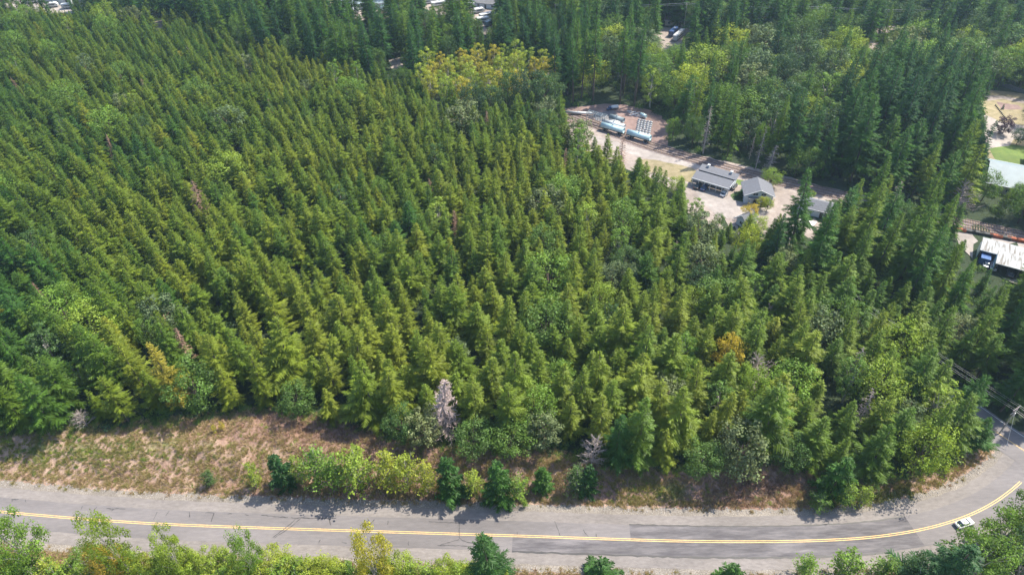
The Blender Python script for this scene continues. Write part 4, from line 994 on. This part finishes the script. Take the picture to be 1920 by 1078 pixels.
# long open shed: two roof planes with a dark strip between
a, b, rz, L = wdir((1305, 350), (1368, 369)); L = 13.4; c = flat(1338, 347)
root = empty('open_shed', (c[0], c[1], 0), rz, 'long open fronted shed with two grey roof slopes beside the railway', 'shed')
mb = MB()
def slab(mb, x0, x1, y0, z0, y1, z1, th=.2):
    A = [(x0, y0, z0), (x1, y0, z0), (x1, y1, z1), (x0, y1, z1)]; B = [(p[0], p[1], p[2] - th) for p in A]; mb.face(A); mb.face(B[::-1])
    for i in range(4): j = (i + 1) % 4; mb.face([B[i], B[j], A[j], A[i]])
slab(mb, -L / 2, L / 2, -4.6, 3.0, -.4, 4.0); part('front_roof', mb, M['shingle'], root)
mb = MB(); slab(mb, -L / 2 + .3, L / 2 + .3, .6, 3.9, 3.9, 4.5); part('back_roof', mb, M['shingle'], root)
mb = MB(); slab(mb, -L / 2 + .1, L / 2 - .1, -.4, 3.3, .6, 3.3); part('roof_gap', mb, M['shingle_dark'], root)
mb = MB(); mb.box((0, -4.68, 3.05), (L + .2, .14, .42)); mb.box((L / 2 + .06, -2.1, 3.6), (.12, 5, .3)); part('fascia', mb, M['white'], root)
mb = MB(); mb.box((0, 3.5, 2.05), (L - .4, .2, 4.1)); mb.box((-L / 2 + .3, 1.6, 1.6), (.2, 3.6, 3.2)); mb.box((L / 2 - .3, 1.6, 1.6), (.2, 3.6, 3.2)); part('wall', mb, M['siding'], root)
mb = MB()
for i in range(7):
    q = MB(); q.box((-L / 2 + .4 + i * (L - .8) / 6, -4.2, 1.4), (.2, .2, 2.9)); part('post', q, M['white'], root)
for x in (-3.8, 4.4): q = MB(); q.box((x, 3.2, 4.7), (.7, .7, .9)); q.box((x, 3.2, 5.22), (.9, .9, .12)); part('roof_vent', q, M['white'], root)
# white house with grey cross gable roof
c = flat(1417, 371); rzh = wdir((1385, 350), (1450, 372))[2]
root = empty('white_house', (c[0], c[1], 0), R(82), 'white two storey house with grey gabled roof beside the paved yard', 'house')
mb = MB(); walls(mb, 7.4, 9, 3.5, 2.0); part('wall', mb, M['siding'], root)
mb = MB(); gable_roof(mb, 7.4, 9, 3.6, 2.0, .6); r_ = part('roof', mb, M['shingle'], root)
q = MB()
for s_ in (-1, 1): q.tube((-4.35, s_ * 5.1, 3.3), (-4.35, 0, 5.6), .1, .1, 4)
part('bargeboard', q, M['white'], r_)
window(root, (-3.72, -1.3, 3.75), (1.6, 1.0), 'x-'); window(root, (-3.72, 1.3, 3.75), (1.6, 1.0), 'x-'); window(root, (-3.72, -3.0, 1.8), (1.4, 1.2), 'x-')
q = MB(); q.box((-4.55, 1.0, 2.7), (1.6, 5, .14)); q.box((-5.2, -1.3, 1.35), (.12, .12, 2.65)); q.box((-5.2, 3.3, 1.35), (.12, .12, 2.65)); part('porch', q, M['shingle_dark'], root)
door(root, (-3.76, 1.0, 1.05), (1, 2.1), 'x-')
for x in (-2.0, 1.4): window(root, (x, -4.52, 2.2), (1.3, 1.2), 'y-'); window(root, (x, 4.52, 2.2), (1.3, 1.2), 'y+')
# low grey roofed building, its lawn strip and white deck
c = flat(1526, 397)
house('low_building', (c[0], c[1], 0), wdir((1503, 392), (1548, 403))[2], 9.5, 6, 2.9, 1.4, M['siding'], M['shingle'], 'low building with pale grey roof seen behind the tall lone fir', 'building')
sheet('lawn', [(1500, 398), (1528, 404), (1524, 412), (1498, 408)], .05, M['lawn'], .1, 30)
sheet('concrete_slab', [(1500, 411), (1532, 416), (1526, 424), (1498, 420)], .05, M['white_mark'], .1, 31)
c = flat(1398, 421)
house('garden_shed', (c[0], c[1], 0), rzh + R(70), 4.6, 4, 2.6, 1.6, M['siding'], M['shingle'], 'small grey gabled outbuilding behind the orange yellow bush', 'shed')
# metal mill sheds at right
def mill(px, L, W, label):
    c = flat(*px); rz = wdir((1848, 478), (1930, 500))[2]; root = empty('metal_shed', (c[0], c[1], 0), rz, label, 'shed', 'white roofed metal sheds at the right')
    mb = MB(); slab(mb, -L / 2, L / 2, -W / 2, 3.4, W / 2, 4.6, .15); part('roof', mb, M['worn_roof'], root)
    mb = MB(); mb.box((0, W / 2 - .3, 2.1), (L - .4, .15, 4.2)); part('back_wall', mb, M['dark'], root)
    mb = MB(); mb.face([(-L / 2 + .1, -W / 2 + .2, 0), (-L / 2 + .1, W / 2 - .4, 0), (-L / 2 + .1, W / 2 - .4, 4.3), (-L / 2 + .1, -W / 2 + .2, 3.2)]); mb.box((-L / 2 + .12, 0, 1.9), (.15, W - .9, 3.0)); part('side_wall', mb, M['tank'], root)
    for i in range(6): mb = MB(); mb.box((-L / 2 + .5 + i * (L - 1) / 5, -W / 2 + .3, 1.65), (.2, .2, 3.3)); part('post', mb, M['wood'], root)
    mb = MB(); mb.box((0, -W / 2 - .06, 3.25), (L, .1, .25)); part('gutter', mb, M['white'], root)
mill((1938, 505), 30, 5.2, 'white roofed metal shed behind, nearer the railway')
mill((1970, 531), 30, 5.2, 'white roofed metal shed in front, its roof lower in view')
q = flat(1843, 492); root = empty('blue_container', (q[0], q[1], 0), wdir((1848, 478), (1930, 500))[2], 'small blue container at the left end of the metal sheds', 'container')
mb = MB(); mb.box((0, 0, 1.15), (2.4, 3.0, 2.3))
for i in range(7): mb.box((-1.22, -1.2 + i * .4, 1.15), (.08, .15, 2.1))
part('body', mb, M['blue'], root); mb = MB(); mb.box((0, 0, 2.34), (2.5, 3.1, .1)); part('lid', mb, M['blue'], root)
# pale blue roof of the house at right
c = flat(1912, 348); house('blue_roof_house', (c[0], c[1], 0), R(-28), 22, 17, 3.2, 3.4, M['beige'], M['metal_roof'], 'big house with pale blue grey roof cut by the right border', 'house')
c = flat(1950, 318); house('neighbour_house', (c[0], c[1], 0), R(60), 12, 9, 3, 2.4, M['beige'], M['shingle'], 'grey roofed house corner beside the green lawn at the right border', 'house')
c = flat(1918, 176); root = empty('board_fence', (c[0], c[1], 0), wdir((1885, 172), (1930, 188))[2], 'long dark board fence beyond the driveway at right', 'fence')
mb = MB()
for i in range(30): mb.box((-13 + i * .9, 0, .85), (.86, .06, 1.7))
part('boards', mb, M['shingle_dark'], root)
for i in range(8): mb = MB(); mb.box((-13.4 + i * 3.8, .1, .95), (.14, .14, 1.9)); part('post', mb, M['wood'], root)
for i in range(12):
    t = i / 11; p = flat(1866 + 21 * t, 199 + 27 * t); mb = MB(); r = random.Random(i)
    mb.box((0, 0, .3), (.5, .42, .6), taper=.65, rz=r.uniform(0, 3)); o = link('boulder', mb.mesh('boulder', [M['dark']]), None, (p[0], p[1], 0))
    tag(o, 'dark boulder in the curved row on the dry lawn, number %d from the far end' % (i + 1), 'boulder', 'boulders lined up along the dry lawn')
    o['label'] = '%s dark boulder from the far end of the curved row on dry grass' % ('first second third fourth fifth sixth seventh eighth ninth tenth eleventh twelfth'.split()[i])
# far homes and lots
c = flat(1271, 45); house('brown_roof_house', (c[0], c[1], 0), R(-15), 13, 8, 3, 2.2, M['beige'], M['shingle_brown'], 'brown roofed house beyond the far gravel drive', 'house', chim=True)
c = flat(84, -2); house('teal_roof_building', (c[0] + 4, c[1], 0), R(8), 24, 10, 3.6, 1.8, M['white'], M['teal'], 'teal roofed building at the top left', 'building')
c = flat(122, 4); house('teal_roof_building', (c[0], c[1], 0), R(8), 10, 8, 3.0, 1.4, M['siding'], M['teal'], 'small teal roofed building right of the larger teal one', 'building')
c = flat(689, 14); house('long_white_building', (c[0], c[1], 0), R(2), 30, 7, 3.2, 1.2, M['white'], M['metal_roof'], 'long low white roofed building at the top of the farm lot', 'building')
c = flat(815, -3); house('grey_roof_building', (c[0], c[1], 0), R(12), 18, 9, 3.2, 2.0, M['beige'], M['shingle'], 'grey roofed building in the storage lot', 'building')
c = flat(915, 12); house('grey_roof_building', (c[0], c[1], 0), R(-20), 12, 8, 3, 1.8, M['siding'], M['shingle_dark'], 'dark roofed building at the right end of the storage lot', 'building')

# ------------------------------------------------------------------ vehicles
def loft(mb, rings, mi=0):
    n = len(rings[0]); b = len(mb.v)
    for r in rings: mb.v.extend(r)
    for i in range(len(rings) - 1):
        for j in range(n):
            k = (j + 1) % n; mb.f.append((b + i * n + j, b + i * n + k, b + (i + 1) * n + k, b + (i + 1) * n + j)); mb.m.append(mi); mb.lv.append(.5)
    mb.f.append(tuple(b + n - 1 - j for j in range(n))); mb.m.append(mi); mb.lv.append(.5)
    mb.f.append(tuple(b + (len(rings) - 1) * n + j for j in range(n))); mb.m.append(mi); mb.lv.append(.5)
def se(x, hw, z0, z1, n=16, p=4):
    out = []
    for i in range(n):
        t = 2 * math.pi * (i + .5) / n; c, s = math.cos(t), math.sin(t)
        out.append((x, math.copysign(abs(c) ** (2 / p), c) * hw, (z0 + z1) / 2 + math.copysign(abs(s) ** (2 / p), s) * (z1 - z0) / 2))
    return out
def wheel(root, x, y, r=.33, w=.22):
    mb = MB(); mb.tube((x, y - w / 2, r), (x, y + w / 2, r), r, r, 14); wo = part('wheel', mb, M['tyre'], root)
    mb = MB(); s = 1 if y > 0 else -1; mb.tube((x, y + s * (w / 2 - .02), r), (x, y + s * (w / 2 + .02), r), r * .6, r * .55, 10); part('rim', mb, M['steel'], wo)
def car(loc, rz, paint, label, group=None, kind='sedan'):
    root = empty('parked_car' if group else 'car', loc, rz, label, 'car', group)
    mb = MB(); loft(mb, [se(-2.25, .70, .42, .80), se(-2.1, .84, .32, .92), se(-1.3, .89, .25, .97), se(0, .90, .22, .96), se(1.1, .89, .25, .92), se(1.9, .85, .30, .82), se(2.22, .68, .36, .68)]); part('body', mb, paint, root, True)
    mb = MB(); loft(mb, [se(-1.75, .66, .86, .93), se(-1.15, .68, .86, 1.34), se(-.9, .68, .86, 1.38), se(.25, .69, .86, 1.38), se(.55, .68, .86, 1.32), se(1.15, .70, .86, .92)]); part('window_band', mb, M['glass'], root, True)
    mb = MB(); loft(mb, [se(-1.12, .55, 1.36, 1.40), se(-.9, .60, 1.36, 1.44), se(.1, .61, 1.36, 1.44), se(.35, .56, 1.35, 1.40)]); part('roof', mb, paint, root, True)
    for x in (-1.35, 1.38):
        for y in (-.83, .83): wheel(root, x, y)
    for y in (-.6, .6):
        mb = MB(); mb.box((2.14, y, .62), (.14, .3, .14)); part('headlight', mb, M['lamp'], root)
        mb = MB(); mb.box((-2.2, y, .72), (.1, .3, .14)); part('tail_light', mb, M['red'], root)
    return root
def onroad(px, py):
    p = flat(px, py); P = np.array(ROADf); i = int(np.argmin(np.hypot(*(P - p).T))); d = P[i + 1] - P[i]; return p, math.atan2(d[1], d[0])
p, an = onroad(1806, 983); car((p[0], p[1], .06), an, M['white'], 'white car driving round the bend beside the double yellow line').scale = (.9, .9, .9)
cy = wdir((1305, 350), (1368, 369))[2] + R(90)
PARK = [((1308, 351), M['dark'], 'dark car under the left end of the open shed'), ((1320, 354), M['dkblue'], 'dark blue car under the open shed, next to the leftmost car'),
        ((1357, 365), M['white'], 'white car half under the right end of the open shed'), ((1375, 352), M['dark'], 'dark car parked off the right end of the open shed')]
for (px, py), m_, lb in PARK: q = flat(px, py); car((q[0], q[1], .03), cy, m_, lb, 'cars parked around the open shed')
for (px, py), m_, lb in [((1848, 497), M['steel'], 'silver car nosed under the left metal shed'), ((1862, 502), M['white'], 'white car next to the silver one under the metal sheds'), ((1893, 515), M['dark'], 'dark car under the nearer metal shed')]:
    q = flat(px, py); car((q[0], q[1], .03), cy, m_, lb, 'cars parked under the metal sheds')
def trailer(px, py, rz, L, m_, label, group, h=2.7):
    q = flat(px, py); root = empty('camper_trailer', (q[0], q[1], .03), rz, label, 'camper', group)
    mb = MB(); loft(mb, [se(-L / 2, 1.05, .65, h - .15, 16, 8), se(-L / 2 + .3, 1.2, .55, h, 16, 8), se(L / 2 - .8, 1.2, .55, h, 16, 8), se(L / 2, 1.05, .75, h - .7, 16, 8)]); part('body', mb, m_, root)
    mb = MB(); mb.box((0, -1.21, 1.7), (L * .5, .05, .5)); part('window', mb, M['glass'], root); mb = MB(); mb.box((0, 1.21, 1.7), (L * .5, .05, .5)); part('window', mb, M['glass'], root)
    mb = MB(); mb.box((L * .1, 0, h + .12), (.8, .8, .24)); part('roof_unit', mb, M['steel'], root)
    for x in (-.5, .45):
        for y in (-1.0, 1.0): wheel(root, x, y, .36)
    mb = MB(); mb.tube((L / 2 - .2, 0, .6), (L / 2 + 1.2, 0, .6), .07, .05, 5); part('tow_bar', mb, M['dark'], root)
ORD = 'first second third fourth fifth sixth seventh eighth ninth tenth eleventh twelfth thirteenth fourteenth fifteenth sixteenth seventeenth eighteenth nineteenth twentieth'.split()
cs = [(800, 8, .3), (822, 12, .4), (842, 6, -.2), (850, 17, .3), (866, 8, .5), (880, 15, .2), (890, 2, 1.0), (862, 24, .3), (898, 25, .4), (912, 34, .5), (905, 42, .3), (918, 48, .9), (788, 14, .2)]
cs = [(a_, b_, c_) for a_, b_, c_ in cs]
for i, (a_, b_, c_) in enumerate(sorted(cs)):
    trailer(a_, b_, c_, 6 + (i % 3), M['white'] if i % 4 else M['metal_roof'], '%s camper trailer from the left in the far storage lot' % ORD[i], 'campers in the far storage lot')
trailer(660, 26, .1, 8, M['white'], 'white camper left of the farm lot building', 'campers by the farm lot')
trailer(725, 20, .1, 6, M['tank'], 'bluish camper right of the farm lot building', 'campers by the farm lot')
trailer(700, 33, .6, 6, M['white'], 'white camper in front of the farm lot building', 'campers by the farm lot')
trailer(1272, 72, 1.0, 11, M['white'], 'white roofed trailer on the far gravel drive', 'trailers on the far gravel drive', 3.2)
trailer(1262, 66, 1.0, 8, M['dkblue'], 'dark trailer beside the white one on the far gravel drive', 'trailers on the far gravel drive', 3.2)
for i, (a_, b_) in enumerate([(62, 6), (128, 16), (100, 14)]): trailer(a_, b_, .2, 6, M['white'], '%s white vehicle from the left before the teal roofs' % ORD[i], 'white vehicles before the teal roofs')

# ------------------------------------------------------------------ gas tank yard
def tank(px, py, L, r, rz, label, group, mat, zc=None, car_=False):
    q = flat(px, py); root = empty('tank_wagon' if car_ else 'gas_tank', (q[0], q[1], .06), rz, label, 'tank wagon' if car_ else 'gas tank', group); zc = zc or r + .5; mb = MB()
    rings = []
    for k in range(6):
        t = k / 5 * math.pi / 2; rings.append((-L / 2 + r * .6 * (1 - math.sin(t)), max(.05, r * math.sin(t)))) 
    rings = rings + [(-x, rr_) for x, rr_ in rings[::-1]]
    R2 = [[(x, math.cos(2 * math.pi * j / 20) * rr_, zc + math.sin(2 * math.pi * j / 20) * rr_) for j in range(20)] for x, rr_ in rings]
    loft(mb, R2); part('shell', mb, mat, root, True)
    mb = MB(); mb.tube((0, 0, zc + r - .05), (0, 0, zc + r + .35), r * .28, r * .28, 10); part('valve_dome', mb, M['steel'], root)
    for x in (-L * .32, L * .32):
        mb = MB(); mb.box((x, 0, (zc - r * .6) / 2 + .05), (.4, r * 1.6, zc - r * .6)); part('saddle', mb, M['dark'] if car_ else M['rock'], root)
        if car_:
            for dx in (-.6, .6):
                for y in (-.75, .75): wheel(root, x + dx, y, .42, .14)
    if car_: mb = MB(); mb.box((0, 0, .95), (L + .8, .5, .25)); mb.box((-L / 2 - .2, 0, 1.2), (.1, 2.4, .1)); mb.box((L / 2 + .2, 0, 1.2), (.1, 2.4, .1)); part('frame', mb, M['dark'], root)
    return root
rr0 = wdir((1120, 236), (1216, 262))[2]
tank(1148, 249, 9.6, 1.1, rr0, 'pale blue tank wagon on the left of the two in line', 'tank wagons coupled in line', M['tank'], 2.15, True)
tank(1197, 263, 9.6, 1.1, rr0, 'pale blue tank wagon on the right of the two in line', 'tank wagons coupled in line', M['tank'], 2.15, True)
tank(1150, 241, 9.5, 1.0, rr0, 'white storage tank standing behind the left tank wagon', 'big white tanks in the yard', M['white'], 1.9)
tank(1156, 229, 6.4, 1.0, rr0 - .05, 'grey white tank with rounded end near the middle of the yard', 'big white tanks in the yard', M['metal_roof'])
tank(1153, 235, 4.2, .75, rr0, 'short white tank in front of the grey white one', 'big white tanks in the yard', M['white'])
tank(1084, 216, 11.5, .5, rr0 + .42, 'long thin white tank at the left edge of the yard', 'big white tanks in the yard', M['white'])
tank(1206, 221, 3, .6, rr0 - .3, 'small bluish tank above the rows of cylinders', 'big white tanks in the yard', M['tank'])
k = 0
for rI in range(7):
    for cI in range(5):
        px, py = 1199 + cI * 5.6 - rI * .9 + rnd.uniform(-.6, .6), 227 + rI * 3.7 + cI * 1.2
        if px > 1224: continue
        k += 1
        t_ = tank(px, py, 1.15, .3, rr0 + rnd.uniform(-.25, .25), '%s small white tank from the left in row %s of the stored rows' % (ORD[cI], ['one', 'two', 'three', 'four', 'five', 'six', 'seven'][rI]), 'small tanks stored in rows', M['white'], .5)
        t_['label'] = '%s small white tank from the left in the %s row back' % (ORD[cI], ORD[6 - rI])
for i in range(9):
    px, py = 1179 + i * 2.9 + rnd.uniform(-1, 1), 210 + (i % 3) * 3.2 + i * .5; q = flat(px, py); mb = MB(); mb.tube((-1.0, 0, .25), (1.0, 0, .25), .16, .16, 8); mb.box((0, 0, .06), (.3, .6, .12))
    o = link('steel_pipe', mb.mesh('steel_pipe', [M['white']]), None, (q[0], q[1], .06)); o.rotation_euler = (0, 0, rnd.uniform(-.6, .5))
    tag(o, '%s white pipe from the left in the scattered pile of the yard' % ORD[i], 'pipe', 'scattered white pipes in the yard')
def tanker(px, py, rz):
    q = flat(px, py); root = empty('tanker_truck', (q[0], q[1], .06), rz, 'dark blue tanker truck with short white tank at the back of the yard', 'truck'); root.scale = (.62, .62, .62)
    mb = MB(); loft(mb, [se(2.0, 1.1, .6, 2.6, 16, 6), se(3.2, 1.1, .6, 2.6, 16, 6), se(3.6, 1.05, .6, 1.7, 16, 6), se(4.6, .95, .6, 1.5, 16, 6)]); c_ = part('cab', mb, M['dkblue'], root)
    mb = MB(); mb.box((3.52, 0, 2.1), (.12, 1.7, .6)); part('windscreen', mb, M['glass'], c_)
    mb = MB(); loft(mb, [[(x, math.cos(j * .39) * r_, 1.9 + math.sin(j * .39) * r_) for j in range(16)] for x, r_ in ((-3.4, .7), (-3.0, 1.1), (1.2, 1.1), (1.6, .7))]); part('tank', mb, M['white'], root, True)
    mb = MB(); mb.box((0, 0, .75), (8, .9, .2)); part('frame', mb, M['dark'], root)
    for x in (-2.6, -1.6, 3.4):
        for y in (-1, 1): wheel(root, x, y, .48, .3)
tanker(1150, 206, math.pi + .25)
q = flat(1118, 232); root = empty('loading_rack', (q[0], q[1], .06), rr0, 'grey steel pipe rack standing left of the tank wagons', 'pipe rack')
for i in range(5): mb = MB(); mb.tube((-4 + i * 2, -1, 0), (-4 + i * 2, -1, 4.2), .1, .1, 5); mb.tube((-4 + i * 2, 1, 0), (-4 + i * 2, 1, 4.2), .1, .1, 5); mb.tube((-4 + i * 2, -1, 4.2), (-4 + i * 2, 1, 4.2), .08, .08, 5); part('post', mb, M['steel'], root)
for y in (-1, 0, 1): mb = MB(); mb.tube((-4, y, 4.3), (4, y, 4.3), .12, .12, 6); mb.tube((-4, y, 2.2), (4, y, 2.2), .1, .1, 6); part('pipe', mb, M['metal_roof'], root)
# rusty stacks along the track at right
for i in range(8):
    t = i / 7; px, py = 1798 + 118 * t, 427 + 21 * t + 5; q = flat(px, py); root = empty('sleeper_stack', (q[0], q[1], .03), wdir((1790, 425), (1920, 452))[2] + rnd.uniform(-.1, .1), '%s rust red stack from the left lining the track at the right' % ORD[i], 'stack', 'rusty stacks lining the track')
    for L_ in range(3):
        mb = MB()
        for j in range(4 - (L_ == 2)): mb.box((rnd.uniform(-.15, .15), -.6 + j * .38, .2 + L_ * .3), (3.6, .3, .24), rz=rnd.uniform(-.04, .04))
        part('layer', mb, M['rust'] if i in (0, 4, 6, 7) else M['dark'], root)

# ------------------------------------------------------------------ utility poles and wires
def pole(base, h, rz, label, arms=2):
    root = empty('utility_pole', base, rz, label, 'utility pole', None)
    mb = MB(); mb.tube((0, 0, -.5), (0, 0, h), .17, .11, 8); part('post', mb, M['pale_bark'], root)
    for k in range(arms):
        z = h - .5 - k * 1.3; mb = MB(); mb.box((0, .16, z), (2.6, .12, .14)); mb.tube((-.9, .16, z - .05), (0, .12, z - .8), .03, .03, 4); mb.tube((.9, .16, z - .05), (0, .12, z - .8), .03, .03, 4); a_ = part('crossarm', mb, M['dead'], root)
        for x in (-1.2, -.6, .6, 1.2): mb = MB(); mb.tube((x, .16, z + .05), (x, .16, z + .32), .06, .04, 6); part('insulator', mb, M['steel'], a_)
    if arms: mb = MB(); mb.tube((.32, 0, h - 2.9), (.32, 0, h - 2.0), .22, .22, 10); part('transformer', mb, M['steel'], root)
    return root
def wire(p0, p1, sag, label, group, r=.017):
    mb = MB(); p0, p1 = Vector(p0), Vector(p1); n = 16; P = [p0.lerp(p1, i / n) - Vector((0, 0, 4 * sag * (i / n) * (1 - i / n))) for i in range(n + 1)]; mb.path(P, r, r, 4)
    return tag(link('power_line', mb.mesh('power_line', [M['steel']])), label, 'wire', group)
b0 = G(1874, 812); h0 = height_to(b0, 764); d_ = wdir((1775, 742), (1880, 818))[2]
pole(b0, h0, d_ + R(90), 'wooden utility pole with crossarms at the road junction by the right border')
n0 = Vector((math.cos(d_ + R(90)), math.sin(d_ + R(90)), 0)); far = b0 - Vector((math.cos(d_), math.sin(d_), 0)) * 48; nxt = b0 + Vector((math.cos(d_), math.sin(d_), 0)) * 40
pole(Vector((far.x, far.y, T(far.x, far.y))), h0, d_ + R(90), 'wooden utility pole hidden behind the tall trees inside the bend')
for i, x in enumerate((-1.2, -.6, .6, 1.2)):
    nm = ['leftmost', 'second', 'third', 'rightmost'][i]
    wire(b0 + n0 * x + Vector((0, 0, h0 - .2)), far + n0 * x + Vector((0, 0, h0 - .2)), .8, '%s wire strung from the junction pole into the trees' % nm, 'wires at the junction pole')
    wire(b0 + n0 * x + Vector((0, 0, h0 - .2)), nxt + n0 * x + Vector((0, 0, h0 - .2)), .8, '%s wire from the junction pole out past the right border' % nm, 'wires at the junction pole')
wire(b0 + Vector((0, 0, h0 - 1.5)), b0 + Vector((-1.2, -4.6, .1)), 0, 'steel guy wire bracing the junction pole', None, .035)
# far line along the top right
PB = [(1040, 60), (1281, 58), (1520, 66), (1790, 70)]; tops = []
for i, (px, py) in enumerate(PB):
    q = flat(px, py); h_ = 13.5; pole(Vector((q[0], q[1], 0)), h_, R(90), ['far utility pole hidden left of the gravel drive', 'far utility pole standing by the gravel drive trailers', 'far utility pole in the wood right of the trailers', 'far utility pole in the dark wood at the top right'][i], 1); tops.append(Vector((q[0], q[1], h_ - .2)))
for i in range(3):
    for j, o_ in enumerate((-1.1, 0, 1.1)):
        wire(tops[i] + Vector((0, o_, .3 * (j == 1))), tops[i + 1] + Vector((0, o_, .3 * (j == 1))), 1.0, '%s far wire on the %s span over the wood at top right' % (['nearest', 'middle', 'farthest'][j], ['left', 'middle', 'right'][i]), 'far power lines', .04)

# ------------------------------------------------------------------ labels for the remaining trees
ANCH = [('the pale dead conifer', 825, 750), ('the golden yellow fir', 330, 690), ('the broadest front fir', 1190, 790), ('the olive grey madrone', 1380, 840), ('the bright yellow maple', 1356, 665), ('the white snag by the bend', 1605, 765),
        ('the junction utility pole', 1890, 780), ('the pinkish dead treetop', 1180, 645), ('the tall lone fir', 1480, 400), ('the white metal sheds', 1880, 490), ('the open grey shed', 1340, 340), ('the tank wagons', 1170, 245), ('the yellow alder patch', 920, 110),
        ('the trailers on the gravel drive', 1270, 70), ('the far storage lot', 850, 30), ('the purple plum tree', 1878, 240), ('the dirt lane in shade', 1725, 330), ('the two silvery trees', 1160, 520), ('the reddish dead top', 95, 545), ('the brown dead fir', 912, 235),
        ('the left dry bank', 200, 800), ('the railway maples', 1500, 305), ('the round dark blue tree', 1300, 530), ('the garden path', 1635, 90), ('the young firs right of the pole', 1920, 650), ('the left border midway', 0, 700), ('the road cracks', 600, 1000), ('the large olive roadside tree', 75, 1000), ('the narrow yellow tree', 713, 1030), ('the dark roadside fir', 926, 1040)]
ANCH = [a for a in ANCH if a[0] != 'the young firs right of the pole']
def tone(key, t):
    if key.startswith('dead'): return 'brown dead fir'
    if key in ('fir', 'tall', 'bare'): return ('dark blue green' if t < .22 else 'dark green' if t < .38 else 'mid green' if t < .52 else 'olive green' if t < .68 else 'yellow green' if t < .85 else 'golden') + (' fir' if key == 'fir' else ' tall fir')
    w_ = {'broad': 'rounded broadleaf', 'alder': 'upright broadleaf', 'madrone': 'greyish madrone', 'sapling': 'sapling', 'leafy': 'leafy sapling'}[key]
    if key == 'madrone': return w_
    return ('dark' if t < .2 else 'mid green' if t < .42 else 'light green' if t < .6 else 'yellow green' if t < .75 else 'yellow') + ' ' + w_
groups = {}
for t in THINGS:
    if not t['auto']: continue
    u, v, wz = t['top']; a = min(ANCH, key=lambda q: math.hypot(q[1] - u, (q[2] - v) * 1.2)); dx, dy = u - a[1], v - a[2]
    d = ('right of' if dx > 0 else 'left of') if abs(dx) > abs(dy) * 1.1 else ('in front of' if dy > 0 else 'behind'); tn = tone(t['key'], t['tint'])
    groups.setdefault((tn, d, a[0]), []).append((math.hypot(dx, dy), t))
for (tn, d, a), L_ in groups.items():
    L_.sort(key=lambda q: q[0])
    for i, (_, t) in enumerate(L_):
        o = t['o']; 
        o['label'] = ('%s %s %s' % (tn, d, a)) if len(L_) == 1 else '%s %s %s %s' % ('nearest' if i == 0 else ORD[min(i, 19)], tn, d, a)
        o['group'] = {'fir': 'firs of the wood', 'tall': 'tall firs of the wood', 'bare': 'tall firs of the wood', 'sapling': 'saplings south of the road', 'leafy': 'saplings south of the road'}.get(t['key'], 'broadleaf trees among the firs' if not t['key'].startswith('dead') else 'dead firs in the wood')

# ------------------------------------------------------------------ haze
mb = MB(); mb.box((0, 200, 67), (1400, 1100, 142)); hz = link('haze', mb.mesh('haze', []))
m = bpy.data.materials.new('haze'); m.use_nodes = True; nt = m.node_tree; nt.nodes.remove(nt.nodes['Principled BSDF']); pv = nt.nodes.new('ShaderNodeVolumePrincipled')
pv.inputs['Color'].default_value = (.55, .78, 1, 1); pv.inputs['Density'].default_value = .00013; pv.inputs['Anisotropy'].default_value = .3
nt.links.new(pv.outputs[0], nt.nodes['Material Output'].inputs['Volume']); hz.data.materials.append(m)
tag(hz, 'thin bluish air over the distant woods', 'haze', kind='stuff')
